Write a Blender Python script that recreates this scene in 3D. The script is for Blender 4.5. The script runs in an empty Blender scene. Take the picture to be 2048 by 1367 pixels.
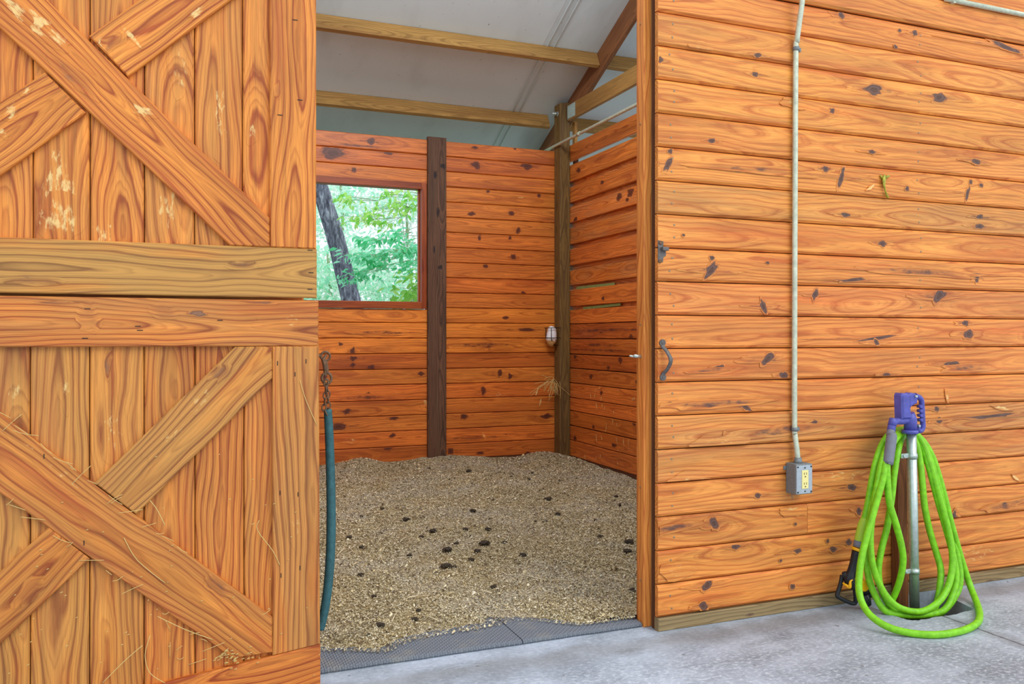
import bpy, bmesh, math, random
import numpy as np
from mathutils import Vector, noise as mnoise
V = Vector
rng = random.Random(7)
scene = bpy.context.scene
COL = scene.collection

# ------------------------------------------------------------------ camera model (photo 2048 x 1367)
FPX = 1678.0; TH = math.radians(21.87); CS, SN = math.cos(TH), math.sin(TH)
CX, HY, CAMZ = 1024.0, 674.0, 1.15
def ray(px, py):
    xo = px - CX
    return V((xo*CS + FPX*SN, -xo*SN + FPX*CS, HY - py))
def onY(px, py, Y):
    r = ray(px, py); t = Y / r.y; return V((r.x*t, Y, CAMZ + r.z*t))
def onX(px, py, X):
    r = ray(px, py); t = X / r.x; return V((X, r.y*t, CAMZ + r.z*t))
def onZ(px, py, Z):
    r = ray(px, py); t = (Z - CAMZ) / r.z; return V((r.x*t, r.y*t, Z))
def pix(p):
    d = V(p) - V((0, 0, CAMZ)); xc = d.x*CS - d.y*SN; zc = d.x*SN + d.y*CS
    return CX + FPX*xc/zc, HY - FPX*d.z/zc

YW = 2.83      # face of the front wall
YD = 2.755     # face of the door frames
YB = 7.00      # face of the rear stall wall
XS = 3.33      # face of the side stall wall

cam = bpy.data.cameras.new('camera'); camo = bpy.data.objects.new('camera', cam); COL.objects.link(camo)
camo.location = (0, 0, CAMZ); camo.rotation_euler = (math.pi/2, 0, -TH)
cam.sensor_width = 36; cam.lens = FPX/2048*36; cam.shift_y = -(683.5-HY)/2048; cam.clip_end = 300
scene.camera = camo

# ------------------------------------------------------------------ node helpers
def srgb(r, g, b):
    f = lambda c: (c/255)/12.92 if c/255 <= .04045 else ((c/255+.055)/1.055)**2.4
    return (f(r), f(g), f(b), 1)
class NT:
    def __init__(s, name):
        s.m = bpy.data.materials.new(name); s.m.use_nodes = True
        s.t = s.m.node_tree; s.t.nodes.clear()
        s.out = s.t.nodes.new('ShaderNodeOutputMaterial')
    def n(s, ty, **kw):
        nd = s.t.nodes.new(ty)
        for k, v in kw.items(): setattr(nd, k, v)
        return nd
    def set(s, sock, v):
        if isinstance(v, bpy.types.NodeSocket): s.t.links.new(v, sock)
        elif v is not None: sock.default_value = v
    def attr(s, name): return s.n('ShaderNodeAttribute', attribute_name=name)
    def math(s, op, a, b=None, c=None, clamp=False):
        nd = s.n('ShaderNodeMath', operation=op, use_clamp=clamp)
        s.set(nd.inputs[0], a); s.set(nd.inputs[1], b); s.set(nd.inputs[2], c)
        return nd.outputs[0]
    def vm(s, op, a, b=None):
        nd = s.n('ShaderNodeVectorMath', operation=op)
        s.set(nd.inputs[0], a); s.set(nd.inputs[1], b)
        return nd.outputs['Value'] if op == 'LENGTH' else nd.outputs[0]
    def noise(s, vec, scale=1., detail=2., rough=.5, dist=0.):
        nd = s.n('ShaderNodeTexNoise'); s.set(nd.inputs['Vector'], vec)
        nd.inputs['Scale'].default_value = scale; nd.inputs['Detail'].default_value = detail
        nd.inputs['Roughness'].default_value = rough; nd.inputs['Distortion'].default_value = dist
        return nd.outputs['Fac']
    def ramp(s, fac, stops, interp='LINEAR'):
        nd = s.n('ShaderNodeValToRGB'); s.set(nd.inputs[0], fac)
        cr = nd.color_ramp; cr.interpolation = interp
        while len(cr.elements) < len(stops): cr.elements.new(1)
        for e, (p, c) in zip(cr.elements, stops):
            e.position = p; e.color = c if isinstance(c, tuple) else (c, c, c, 1)
        return nd.outputs[0]
    def mix(s, fac, a, b, mode='MIX'):
        nd = s.n('ShaderNodeMix', data_type='RGBA', blend_type=mode, clamp_factor=True)
        s.set(nd.inputs[0], fac); s.set(nd.inputs[6], a); s.set(nd.inputs[7], b)
        return nd.outputs[2]
    def sep(s, v):
        nd = s.n('ShaderNodeSeparateXYZ'); s.set(nd.inputs[0], v); return nd.outputs
    def comb(s, x=0., y=0., z=0.):
        nd = s.n('ShaderNodeCombineXYZ')
        for i, v in enumerate((x, y, z)): s.set(nd.inputs[i], v)
        return nd.outputs[0]
    def step(s, v, a, b):
        nd = s.n('ShaderNodeMapRange', interpolation_type='SMOOTHSTEP'); s.set(nd.inputs[0], v)
        nd.inputs[1].default_value = a; nd.inputs[2].default_value = b
        return nd.outputs[0]
    def bump(s, h, strength=.3, dist=.002):
        nd = s.n('ShaderNodeBump'); nd.inputs['Strength'].default_value = strength
        nd.inputs['Distance'].default_value = dist; s.set(nd.inputs['Height'], h); return nd.outputs[0]
    def bsdf(s, color, rough=.6, metal=0., spec=.4, normal=None, **kw):
        nd = s.n('ShaderNodeBsdfPrincipled')
        s.set(nd.inputs['Base Color'], color); s.set(nd.inputs['Roughness'], rough)
        s.set(nd.inputs['Metallic'], metal); nd.inputs['Specular IOR Level'].default_value = spec
        if normal is not None: s.set(nd.inputs['Normal'], normal)
        for k, v in kw.items(): s.set(nd.inputs[k], v)
        s.t.links.new(nd.outputs[0], s.out.inputs[0]); return nd
    def pos(s): return s.n('ShaderNodeNewGeometry').outputs['Position']
    def obj(s): return s.n('ShaderNodeTexCoord').outputs['Object']

def make_wood(name, early, late, deep, knotc=(52, 30, 30), grey=(168, 148, 108), scuffc=(238, 205, 135),
              freq=75., band=.8, deepamt=.6, rough=.5, fibre=.3, spec=.35, bump=.25, warp=.05):
    t = NT(name)
    wc = t.attr('wc').outputs['Vector']; tint = t.attr('tint'); kn = t.attr('knot').outputs['Fac']; sc = t.attr('scuff').outputs['Fac']
    x, y, z = t.sep(wc)[:3]
    A = t.noise(t.vm('MULTIPLY', wc, (1.25, 5., 5.)), 1, 2)
    B = t.noise(t.vm('MULTIPLY', wc, (4.5, 26, 26)), 1, 3)
    y2 = t.math('ADD', y, t.math('MULTIPLY', t.math('SUBTRACT', A, .5), warp*1.6))
    A2 = t.noise(t.vm('MULTIPLY', t.vm('ADD', wc, (7.3, 3.1, 1.7)), (1.35, 3.2, 3.2)), 1, 1.5)
    r = t.vm('LENGTH', t.comb(0, y2, z))
    r = t.math('ADD', r, t.math('MULTIPLY', t.math('SUBTRACT', A2, .5), warp*1.8))
    r = t.math('ADD', r, t.math('MULTIPLY', t.math('SUBTRACT', B, .5), .010))
    r = t.math('ADD', r, t.math('MULTIPLY', kn, .022))
    f = t.math('FRACT', t.math('MULTIPLY', r, freq))
    bnd = t.ramp(f, [(0, .25), (.06, .0), (.38, .06), (.62, .34), (.8, .85), (.92, 1.), (1., .25)])
    f2 = t.math('FRACT', t.math('MULTIPLY', r, freq*3.1))
    bnd2 = t.ramp(f2, [(0, 0.), (.5, .2), (.85, 1.), (1., 0.)])
    mot = t.noise(t.vm('MULTIPLY', wc, (1.6, 9, 9)), 1, 3)
    fib = t.noise(t.vm('MULTIPLY', wc, (9, 330, 330)), 1, 2, .6)
    stre = t.noise(t.vm('MULTIPLY', wc, (2.2, 70, 70)), 1, 3, .6)
    amt = t.math('MULTIPLY', t.math('ADD', t.math('MULTIPLY', bnd, .68), t.math('MULTIPLY', bnd2, .36)),
                 t.math('ADD', .55, t.math('MULTIPLY', mot, 1.1)), clamp=True)
    c = t.mix(t.math('MULTIPLY', amt, band), srgb(*early), srgb(*late))
    c = t.mix(t.math('MULTIPLY', t.step(t.noise(t.vm('MULTIPLY', wc, (.9, 11, 11)), 1, 4), .5, .74), deepamt), c, srgb(*deep))
    c = t.mix(1, c, t.ramp(fib, [(.25, 1-fibre), (.75, 1+fibre*.35)]), 'MULTIPLY')
    c = t.mix(1, c, t.ramp(stre, [(.3, .80), (.62, 1.06)]), 'MULTIPLY')
    big = t.noise(t.vm('MULTIPLY', wc, (1.1, 6, 6)), 1, 3, .6)
    c = t.mix(1, c, t.ramp(big, [(.3, (.80, .76, .74, 1)), (.6, (1.06, 1.05, 1.04, 1))]), 'MULTIPLY')
    # weathering
    w = t.math('MULTIPLY', tint.outputs['Alpha'], t.step(t.math('ADD', t.noise(t.vm('MULTIPLY', wc, (2, 14, 14)), 1, 4), t.math('MULTIPLY', tint.outputs['Alpha'], .35)), .42, .72))
    c = t.mix(w, c, t.mix(t.math('MULTIPLY', amt, .9), srgb(*grey), srgb(*[int(q*.62) for q in grey])))
    c = t.mix(1, c, tint.outputs['Color'], 'MULTIPLY')
    # scuffs worn to bare wood, streaky along the grain
    sn = t.noise(t.vm('MULTIPLY', wc, (30, 85, 85)), 1, 3, .65)
    s_ = t.step(t.math('ADD', sc, t.math('MULTIPLY', t.math('SUBTRACT', sn, .5), 1.7)), .42, .8)
    c = t.mix(t.math('MULTIPLY', s_, .8), c, srgb(*scuffc))
    kk = t.step(t.math('ADD', kn, t.math('MULTIPLY', t.math('SUBTRACT', t.noise(t.vm('MULTIPLY', wc, (16, 42, 42)), 1, 4, .6), .5), 1.1)), .34, .70)
    kr = t.mix(t.ramp(t.math('FRACT', t.math('MULTIPLY', kn, 3.2)), [(0, 0.), (1, 1.)]), srgb(*knotc), srgb(*[int(q*1.55)+8 for q in knotc]))
    halo = t.step(kn, .05, .5)
    c = t.mix(t.math('MULTIPLY', halo, .35), c, t.mix(.5, srgb(*late), srgb(*knotc)))
    c = t.mix(t.math('MULTIPLY', kk, .88), c, kr)
    h = t.math('SUBTRACT', t.math('MULTIPLY', fib, .5), t.math('MULTIPLY', bnd, .3))
    t.bsdf(c, rough, 0, spec, t.bump(h, bump, .0015))
    return t.m

M = {}
M['front'] = make_wood('stained_pine_cladding', (250, 166, 80), (186, 82, 34), (214, 108, 48), band=.70, freq=80, warp=.05, knotc=(54, 42, 42))
M['door'] = make_wood('weathered_pine_door', (240, 154, 68), (158, 64, 28), (192, 96, 50), band=.88, freq=64, warp=.06, grey=(198, 156, 88), knotc=(88, 62, 48), rough=.55)
M['inner'] = make_wood('varnished_stall_pine', (240, 140, 58), (166, 70, 26), (160, 64, 30), band=.66, freq=85, knotc=(58, 26, 22), rough=.42, spec=.4)
M['post'] = make_wood('dark_treated_post', (134, 102, 50), (78, 54, 28), (92, 62, 46), freq=100, knotc=(40, 28, 24), grey=(122, 108, 84), rough=.7)
M['dark'] = make_wood('dark_stained_post', (116, 80, 58), (58, 38, 30), (60, 42, 36), freq=110, knotc=(30, 22, 22), rough=.7, bump=.6)
M['beam'] = make_wood('raw_treated_beam', (186, 142, 78), (130, 92, 46), (150, 104, 56), freq=80, knotc=(88, 60, 40), grey=(160, 140, 92), rough=.7)
M['rafter'] = make_wood('brown_rafter', (152, 98, 58), (104, 64, 36), (118, 74, 44), freq=80, knotc=(70, 44, 34), rough=.7)
M['kick'] = make_wood('weathered_kick_board', (160, 132, 90), (104, 78, 48), (118, 92, 62), freq=110, knotc=(80, 60, 48), rough=.8)

def simple(name, col, rough=.6, metal=0., spec=.4, nscale=0., namt=.25, bump=0.):
    t = NT(name); c = srgb(*col); nrm = None
    if nscale:
        n = t.noise(t.obj(), nscale, 4, .6)
        c = t.mix(1, c, t.ramp(n, [(.25, 1-namt), (.75, 1+namt*.6)]), 'MULTIPLY')
        if bump: nrm = t.bump(n, bump, .002)
    t.bsdf(c, rough, metal, spec, nrm); return t.m
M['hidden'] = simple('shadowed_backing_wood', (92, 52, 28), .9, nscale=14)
M['galv'] = simple('galvanized_steel', (196, 208, 204), .38, .75, nscale=60, namt=.18)
M['paintgalv'] = simple('weathered_conduit', (206, 212, 190), .45, .35, nscale=45, namt=.28)
M['cast'] = simple('grey_cast_box', (128, 134, 136), .6, .3, nscale=120, namt=.3, bump=.3)
M['plate'] = simple('grey_cover_plate', (176, 186, 196), .5, .3, nscale=80, namt=.15)
M['ivory'] = simple('ivory_plastic', (240, 226, 150), .4)
M['black'] = simple('black_plastic', (30, 32, 36), .4, nscale=30)
M['yellow'] = simple('yellow_plastic', (246, 180, 16), .4)
M['bluehead'] = simple('blue_cast_iron_paint', (86, 88, 176), .45, 0, .5, nscale=35, namt=.3)
M['greysleeve'] = simple('grey_rubber_sleeve', (120, 122, 134), .6, nscale=60, namt=.12)
M['hose'] = simple('lime_green_hose', (132, 208, 32), .45, 0, .4, nscale=42, namt=.3)
M['sleeve'] = simple('olive_green_grip', (172, 206, 62), .5)
M['iron'] = simple('dark_weathered_iron', (112, 106, 104), .55, .45, nscale=90, namt=.35, bump=.3)
M['rust'] = simple('rusty_steel', (126, 96, 72), .7, .35, nscale=120, namt=.5, bump=.4)
M['teal'] = simple('faded_teal_rubber', (52, 98, 104), .6, nscale=55, namt=.35, bump=.15)
M['wire'] = simple('dark_wire', (48, 44, 44), .5, .6)
M['tape'] = simple('olive_tape', (176, 172, 58), .5, nscale=70, namt=.5)
M['soil'] = simple('dark_wet_soil', (70, 66, 60), .95, nscale=25, namt=.5, bump=1.)
M['straw'] = simple('dry_straw', (214, 184, 116), .8)
M['manure'] = simple('dry_manure', (84, 72, 58), .95, nscale=60, namt=.5, bump=1.)
M['nail'] = simple('nail_head', (150, 132, 108), .5, .4)
M['screw'] = simple('dark_slot', (40, 38, 34), .6)
M['greenstrip'] = simple('pale_green_strip', (130, 146, 84), .7, nscale=90, namt=.4)
M['cobweb'] = simple('dusty_seam', (196, 198, 190), .9)

t = NT('salt_block'); o = t.obj(); z = t.sep(o)[2]
n = t.noise(o, 18, 3)
t.bsdf(t.mix(t.step(t.math('ADD', z, t.math('MULTIPLY', n, .06)), .06, .075), srgb(196, 150, 92), srgb(240, 238, 240)), .45, 0, .5, t.bump(n, .3, .004)); M['salt'] = t.m

t = NT('insulation_sheet'); p = t.pos()
n = t.noise(t.vm('MULTIPLY', p, (3, 1.2, 1.2)), 1, 4); n2 = t.noise(p, 34, 3, .7)
c = t.mix(t.step(n, .5, .8), srgb(212, 226, 230), srgb(194, 206, 208))
c = t.mix(t.step(n2, .68, .74), c, srgb(140, 140, 134))
t.bsdf(c, .55, 0, .3, t.bump(t.noise(t.vm('MULTIPLY', p, (14, 5, 5)), 1, 3), .25, .01)); M['sheet'] = t.m

XJT_ = onZ(1960, 1258, 0).x
t = NT('concrete'); p = t.pos(); px_, py_, pz_ = t.sep(p)[:3]
n = t.noise(p, 3.2, 5, .62); n2 = t.noise(p, 60, 4, .7); n3 = t.noise(t.vm('MULTIPLY', p, (2.2, 9, 1)), 1, 4, .6)
n4 = t.noise(t.vm('MULTIPLY', p, (48, 80, 1)), 1, 4, .7)
edge = t.math('ADD', py_, t.math('MULTIPLY', t.math('SUBTRACT', t.noise(p, 6, 3), .5), .16))
c = t.mix(t.step(n, .34, .66), srgb(142, 150, 162), srgb(178, 187, 202))
c = t.mix(t.math('MULTIPLY', t.step(n3, .52, .72), .55), c, srgb(112, 118, 126))
c = t.mix(t.math('MULTIPLY', t.step(n4, .45, .7), t.math('ADD', .35, t.math('MULTIPLY', .45, t.math('SUBTRACT', 1, t.step(edge, 2.45, 2.7))))), c, srgb(214, 221, 232))
bandm = t.math('MULTIPLY', t.step(edge, 2.62, 2.74), t.math('SUBTRACT', 1, t.step(edge, 2.76, 2.83)))
c = t.mix(t.math('MULTIPLY', bandm, .45), c, srgb(124, 122, 118))
jl = t.math('ABSOLUTE', t.math('SUBTRACT', px_, XJT_))
jm = t.math('MULTIPLY', t.math('SUBTRACT', 1, t.step(t.math('ADD', jl, t.math('MULTIPLY', t.math('SUBTRACT', t.noise(p, 30, 3), .5), .01)), .003, .008)), t.math('LESS_THAN', py_, 2.62))
jw = t.math('SUBTRACT', 1, t.step(t.math('ADD', jl, t.math('MULTIPLY', t.math('SUBTRACT', t.noise(p, 9, 3), .5), .12)), .01, .07))
c = t.mix(t.math('MULTIPLY', jw, .35), c, srgb(104, 104, 106))
c = t.mix(t.math('MULTIPLY', jm, .75), c, srgb(66, 64, 64))
spot = t.step(t.noise(p, 23, 2), .70, .74)
c = t.mix(t.math('MULTIPLY', spot, .6), c, srgb(96, 92, 90))
c = t.mix(1, c, t.ramp(n2, [(.25, .82), (.75, 1.08)]), 'MULTIPLY')
t.bsdf(c, .62, 0, .35, t.bump(t.math('ADD', t.math('MULTIPLY', n2, .4), n4), .35, .006)); M['concrete'] = t.m

t = NT('ribbed_rubber_mat'); p = t.pos()
wv = t.n('ShaderNodeTexWave', wave_type='BANDS', bands_direction='X'); t.set(wv.inputs['Vector'], p)
wv.inputs['Scale'].default_value = 32; wv.inputs['Distortion'].default_value = .3
wv2 = t.n('ShaderNodeTexWave', wave_type='BANDS', bands_direction='DIAGONAL'); t.set(wv2.inputs['Vector'], t.vm('MULTIPLY', p, (-1, 1, 1)))
wv2.inputs['Scale'].default_value = 30; wv2.inputs['Distortion'].default_value = .3
h = t.math('MULTIPLY', wv.outputs['Fac'], wv2.outputs['Fac'])
n = t.noise(p, 9, 4, .6)
c = t.mix(t.math('MULTIPLY', h, .7), srgb(104, 110, 120), srgb(156, 162, 172))
c = t.mix(t.math('MULTIPLY', t.step(n, .5, .75), .5), c, srgb(150, 146, 136))
t.bsdf(c, .7, 0, .3, t.bump(h, .8, .006)); M['mat'] = t.m

t = NT('wood_pellet_bedding'); p = t.pos()
n = t.noise(p, 110, 4, .7); n2 = t.noise(p, 4, 4, .6); n3 = t.noise(p, 260, 2, .7)
vo = t.n('ShaderNodeTexVoronoi'); t.set(vo.inputs['Vector'], t.vm('MULTIPLY', p, (1, 1, 1.4))); vo.inputs['Scale'].default_value = 150
vr = t.sep(vo.outputs['Color'])[0]
c = t.ramp(t.math('ADD', t.math('MULTIPLY', n, .5), t.math('MULTIPLY', vr, .5)),
           [(.2, srgb(76, 64, 46)), (.4, srgb(150, 132, 96)), (.6, srgb(190, 174, 134)), (.8, srgb(238, 226, 196))])
c = t.mix(t.math('MULTIPLY', t.step(n2, .42, .7), .55), c, t.mix(.5, c, srgb(196, 166, 112)))
c = t.mix(t.math('MULTIPLY', t.step(t.noise(p, 2.2, 4, .6), .46, .62), .5), c, t.mix(.6, c, srgb(206, 202, 194)))
c = t.mix(t.math('MULTIPLY', t.step(t.noise(p, 11, 5, .72), .55, .72), .6), c, srgb(98, 84, 66))
c = t.mix(t.math('MULTIPLY', t.step(t.noise(p, 46, 3, .7), .64, .72), .7), c, srgb(72, 60, 46))
t.bsdf(c, .9, 0, .15, t.bump(t.math('ADD', n, t.math('MULTIPLY', vr, .5)), 1., .01)); M['bed'] = t.m

t = NT('wood_flakes'); at = t.attr('tint')
t.bsdf(at.outputs['Color'], .85, 0, .2); M['flake'] = t.m

def leafmat(name, c1, c2):
    t = NT(name); at = t.attr('tint')
    c = t.mix(t.sep(at.outputs['Color'])[0], srgb(*c1), srgb(*c2))
    d = t.n('ShaderNodeBsdfPrincipled'); t.set(d.inputs['Base Color'], c); d.inputs['Roughness'].default_value = .5
    tr = t.n('ShaderNodeBsdfTranslucent'); t.set(tr.inputs[0], c)
    mx = t.n('ShaderNodeMixShader'); mx.inputs[0].default_value = .5
    t.t.links.new(d.outputs[0], mx.inputs[1]); t.t.links.new(tr.outputs[0], mx.inputs[2]); t.t.links.new(mx.outputs[0], t.out.inputs[0])
    return t.m
M['leaf_teal'] = leafmat('broad_green_leaves', (80, 214, 140), (170, 246, 214))
M['leaf_lime'] = leafmat('lime_leaves', (130, 220, 76), (214, 250, 150))
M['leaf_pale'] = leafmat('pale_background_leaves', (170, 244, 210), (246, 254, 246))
t = NT('grey_bark'); o = t.obj()
n = t.noise(t.vm('MULTIPLY', o, (26, 26, 7)), 1, 4, .65, .6)
t.bsdf(t.ramp(n, [(.32, srgb(58, 60, 72)), (.5, srgb(110, 114, 130)), (.68, srgb(176, 182, 198))]), .9, 0, .2, t.bump(n, 1., .03)); M['bark'] = t.m
M['twig'] = simple('twig', (150, 170, 130), .8)
t = NT('grass_ground'); p = t.pos()
t.bsdf(t.ramp(t.noise(p, 8, 5, .7), [(.3, srgb(120, 130, 112)), (.7, srgb(160, 172, 146))]), .9); M['ground'] = t.m

# ------------------------------------------------------------------ mesh builder
class MB:
    def __init__(s):
        s.v = []; s.f = []; s.wc = []; s.tint = []; s.knot = []; s.scuff = []; s.mi = []; s.smooth = []
        s.boards = []
    def add(s, co, wc=(0, 0, 0), tint=(1, 1, 1, 0), knot=0., scuff=0.):
        s.v.append(tuple(co)); s.wc.append(tuple(wc)); s.tint.append(tuple(tint)); s.knot.append(knot); s.scuff.append(scuff)
        return len(s.v)-1
    def face(s, idx, mi=0, smooth=False):
        s.f.append(tuple(idx)); s.mi.append(mi); s.smooth.append(smooth)
    def prism(s, poly, n, th, bev=.003, grain=None, mi=0, tint=None, heart=None, weather=0., flat=False):
        """Board: polygon (counter-clockwise seen from n) on its front face, th thick behind it."""
        n = V(n).normalized(); poly = [V(p) for p in poly]; k = len(poly)
        A = V(grain).normalized() if grain else (poly[1]-poly[0]).normalized()
        A = (A - n*A.dot(n)).normalized(); B = n.cross(A)
        cen = sum(poly, V())/k
        off = (rng.uniform(-40, 40), heart[0] if heart else rng.uniform(-.055, .055), heart[1] if heart else rng.uniform(.035, .13))
        if tint is None:
            j = rng.uniform(.90, 1.06); tint = (j*rng.uniform(.97, 1.03), j, j*rng.uniform(.92, 1.06))
        tint = (tint[0], tint[1], tint[2], weather)
        def wcf(p):
            d = p-cen; return (d.dot(A)+off[0], d.dot(B)+off[1], d.dot(n)+off[2])
        ins = []
        for i in range(k):
            e1 = (poly[i]-poly[i-1]).normalized(); e2 = (poly[(i+1) % k]-poly[i]).normalized()
            n1 = n.cross(e1); n2 = n.cross(e2); m = (n1+n2)
            m = m/max(.2, m.dot(n1))
            if flat: m = n2 if i % 2 == 0 else n1      # square-cut ends
            ins.append(poly[i]+m*bev)
        a = [s.add(p, wcf(p), tint) for p in ins]
        b = [s.add(p-n*bev, wcf(p-n*bev), tint) for p in poly]
        c = [s.add(p-n*th, wcf(p-n*th), tint) for p in poly]
        s.face(a, mi); s.face(c[::-1], mi)
        for i in range(k):
            j = (i+1) % k
            s.face((b[i], b[j], a[j], a[i]), mi); s.face((c[i], c[j], b[j], b[i]), mi)
        s.boards.append((poly, n, cen, A, B, off, tint))
        return s.boards[-1]
    def patch(s, p, la, lb, ang=0., kind='knot', val=1., board=None, grow=.0006, tail=None):
        p = V(p); p0 = p.copy()
        if board is None:
            best = None
            for bd in s.boards:
                poly, n = bd[0], bd[1]
                if abs((p-poly[0]).dot(n)) > .03: continue
                ok = all(n.dot((poly[(i+1) % len(poly)]-poly[i]).cross(p-poly[i])) > 0 for i in range(len(poly)))
                if ok: best = bd; break
            if best is None: return
            board = best
        poly, n, cen, A, B, off, tint = board
        if tail: s.patch(p0, tail[0], tail[1], 0, kind, tail[2], board)
        s.np = getattr(s, 'np', 0)+1; grow = grow+.00003*s.np
        p = p - n*((p-poly[0]).dot(n)) + n*grow
        ca, sa = math.cos(ang), math.sin(ang); N = 18; rings = [(0, 1.), (.45, .92), (.75, .5), (1., 0.)]
        def clampin(q):
            for i in range(len(poly)):
                e = (poly[(i+1) % len(poly)]-poly[i]).normalized(); inn = n.cross(e)
                d = (q-poly[i]).dot(inn)
                if d < .0045: q = q + inn*(.0045-d)
            return q
        prev = None; sd_ = rng.uniform(0, 90)
        for rr, kv in rings:
            cnt = 1 if rr == 0 else N; cur = []
            for i in range(cnt):
                th = 2*math.pi*i/N; wob = 1+.55*mnoise.noise(V((math.cos(th)*1.3+sd_, math.sin(th)*1.3, rr*.6))); x, y = math.cos(th)*la*rr*wob, math.sin(th)*lb*rr*wob
                q = clampin(p + A*(x*ca-y*sa) + B*(x*sa+y*ca)); d = q-cen
                w = (d.dot(A)+off[0], d.dot(B)+off[1], d.dot(n)-grow+off[2])
                kvv = kv*val
                if tail:
                    dd = q-p; rr_ = math.hypot(dd.dot(A)/tail[0], dd.dot(B)/tail[1]); tv = float(np.interp(rr_, [0, .45, .75, 1.], [1., .92, .5, 0.]))*tail[2]; kvv = max(kvv, tv)
                cur.append(s.add(q, w, tint, kvv if kind == 'knot' else 0, kvv if kind == 'scuff' else 0))
            if prev:
                if len(prev) == 1:
                    for i in range(N): s.face((prev[0], cur[i], cur[(i+1) % N]))
                else:
                    for i in range(N): s.face((prev[i], cur[i], cur[(i+1) % N], prev[(i+1) % N]))
            prev = cur
    def box(s, lo, hi, mi=0, grain=(1, 0, 0), bev=.003, tint=None, weather=0., heart=None):
        """Plain box with wood coordinates; all edges left square except a small front bevel."""
        lo, hi = V(lo), V(hi)
        pts = [V((hi.x if i & 1 else lo.x, hi.y if i & 2 else lo.y, hi.z if i & 4 else lo.z)) for i in range(8)]
        s.hexa(pts, mi, grain, tint, weather, heart, bev)
    def hexa(s, p, mi=0, grain=(1, 0, 0), tint=None, weather=0., heart=None, bev=0.):
        p = [V(q) for q in p]; cen = sum(p, V())/8
        A = V(grain).normalized(); ref = V((0, 0, 1)) if abs(A.z) < .9 else V((0, -1, 0)); B = ref.cross(A).normalized(); C = A.cross(B)
        off = (rng.uniform(-40, 40), heart[0] if heart else rng.uniform(-.03, .03), heart[1] if heart else rng.uniform(.02, .08))
        if tint is None: j = rng.uniform(.92, 1.05); tint = (j, j, j)
        tint = tuple(tint[:3])+(weather,)
        bm = bmesh.new(); vs = [bm.verts.new(q) for q in p]
        for f in ((0, 2, 3, 1), (4, 5, 7, 6), (0, 1, 5, 4), (2, 6, 7, 3), (0, 4, 6, 2), (1, 3, 7, 5)): bm.faces.new([vs[i] for i in f])
        bmesh.ops.recalc_face_normals(bm, faces=bm.faces)
        if bev: bmesh.ops.bevel(bm, geom=bm.edges[:], offset=bev, segments=2, affect='EDGES', profile=.6)
        bm.verts.index_update(); base = len(s.v)
        for q in bm.verts:
            d = q.co-cen; s.add(q.co, (d.dot(A)+off[0], d.dot(B)+off[1], d.dot(C)+off[2]), tint)
        for f in bm.faces: s.face([base+q.index for q in f.verts], mi)
        bm.free()
    def tube(s, pts, r, seg=12, mi=0, closed=False, smooth=0, caps=True, sec=(1., 1.), tint=(1, 1, 1, 0)):
        pts = [V(p) for p in pts]; rs = r if isinstance(r, (list, tuple)) else [r]*len(pts)
        if smooth:
            out, ro = [], []; n = len(pts); rngi = range(n if closed else n-1)
            for i in rngi:
                g = (lambda j: pts[j % n]) if closed else (lambda j: pts[max(0, min(n-1, j))])
                p0, p1, p2, p3 = g(i-1), g(i), g(i+1), g(i+2)
                for k in range(smooth):
                    u = k/smooth
                    out.append(.5*((2*p1)+(p2-p0)*u+(2*p0-5*p1+4*p2-p3)*u*u+(3*p1-p0-3*p2+p3)*u**3))
                    ro.append(rs[i]*(1-u)+rs[(i+1) % n]*u)
            if not closed: out.append(pts[-1]); ro.append(rs[-1])
            pts, rs = out, ro
        n = len(pts); T = []
        for i in range(n):
            a = pts[i-1] if (i or closed) else pts[i]; b = pts[(i+1) % n] if (i < n-1 or closed) else pts[i]
            T.append((b-a).normalized())
        up = V((0, 0, 1)) if abs(T[0].z) < .9 else V((0, 1, 0))
        N = (up-T[0]*up.dot(T[0])).normalized(); rings = []; L = 0.
        for i in range(n):
            if i:
                N = (N-T[i]*N.dot(T[i])).normalized(); L += (pts[i]-pts[i-1]).length
            Bv = T[i].cross(N)
            rings.append([s.add(pts[i]+(N*math.cos(2*math.pi*k/seg)*sec[0]+Bv*math.sin(2*math.pi*k/seg)*sec[1])*rs[i], (L, k/seg*.1, .05), tint) for k in range(seg)])
        for i in range(n if closed else n-1):
            a, b = rings[i], rings[(i+1) % n]
            for k in range(seg): s.face((a[k], a[(k+1) % seg], b[(k+1) % seg], b[k]), mi, True)
        if caps and not closed: s.face(rings[0][::-1], mi); s.face(rings[-1], mi)
    def lathe(s, base, axis, prof, seg=20, mi=0):
        s.tube([V(base)+V(axis).normalized()*h for h, _ in prof], [max(1e-4, q) for _, q in prof], seg, mi)
    def disc(s, c, n, r, th=.003, seg=14, mi=0):
        n = V(n).normalized(); s.tube([V(c), V(c)+n*th*.7, V(c)+n*th], [r, r, r*.8], seg, mi)
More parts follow.
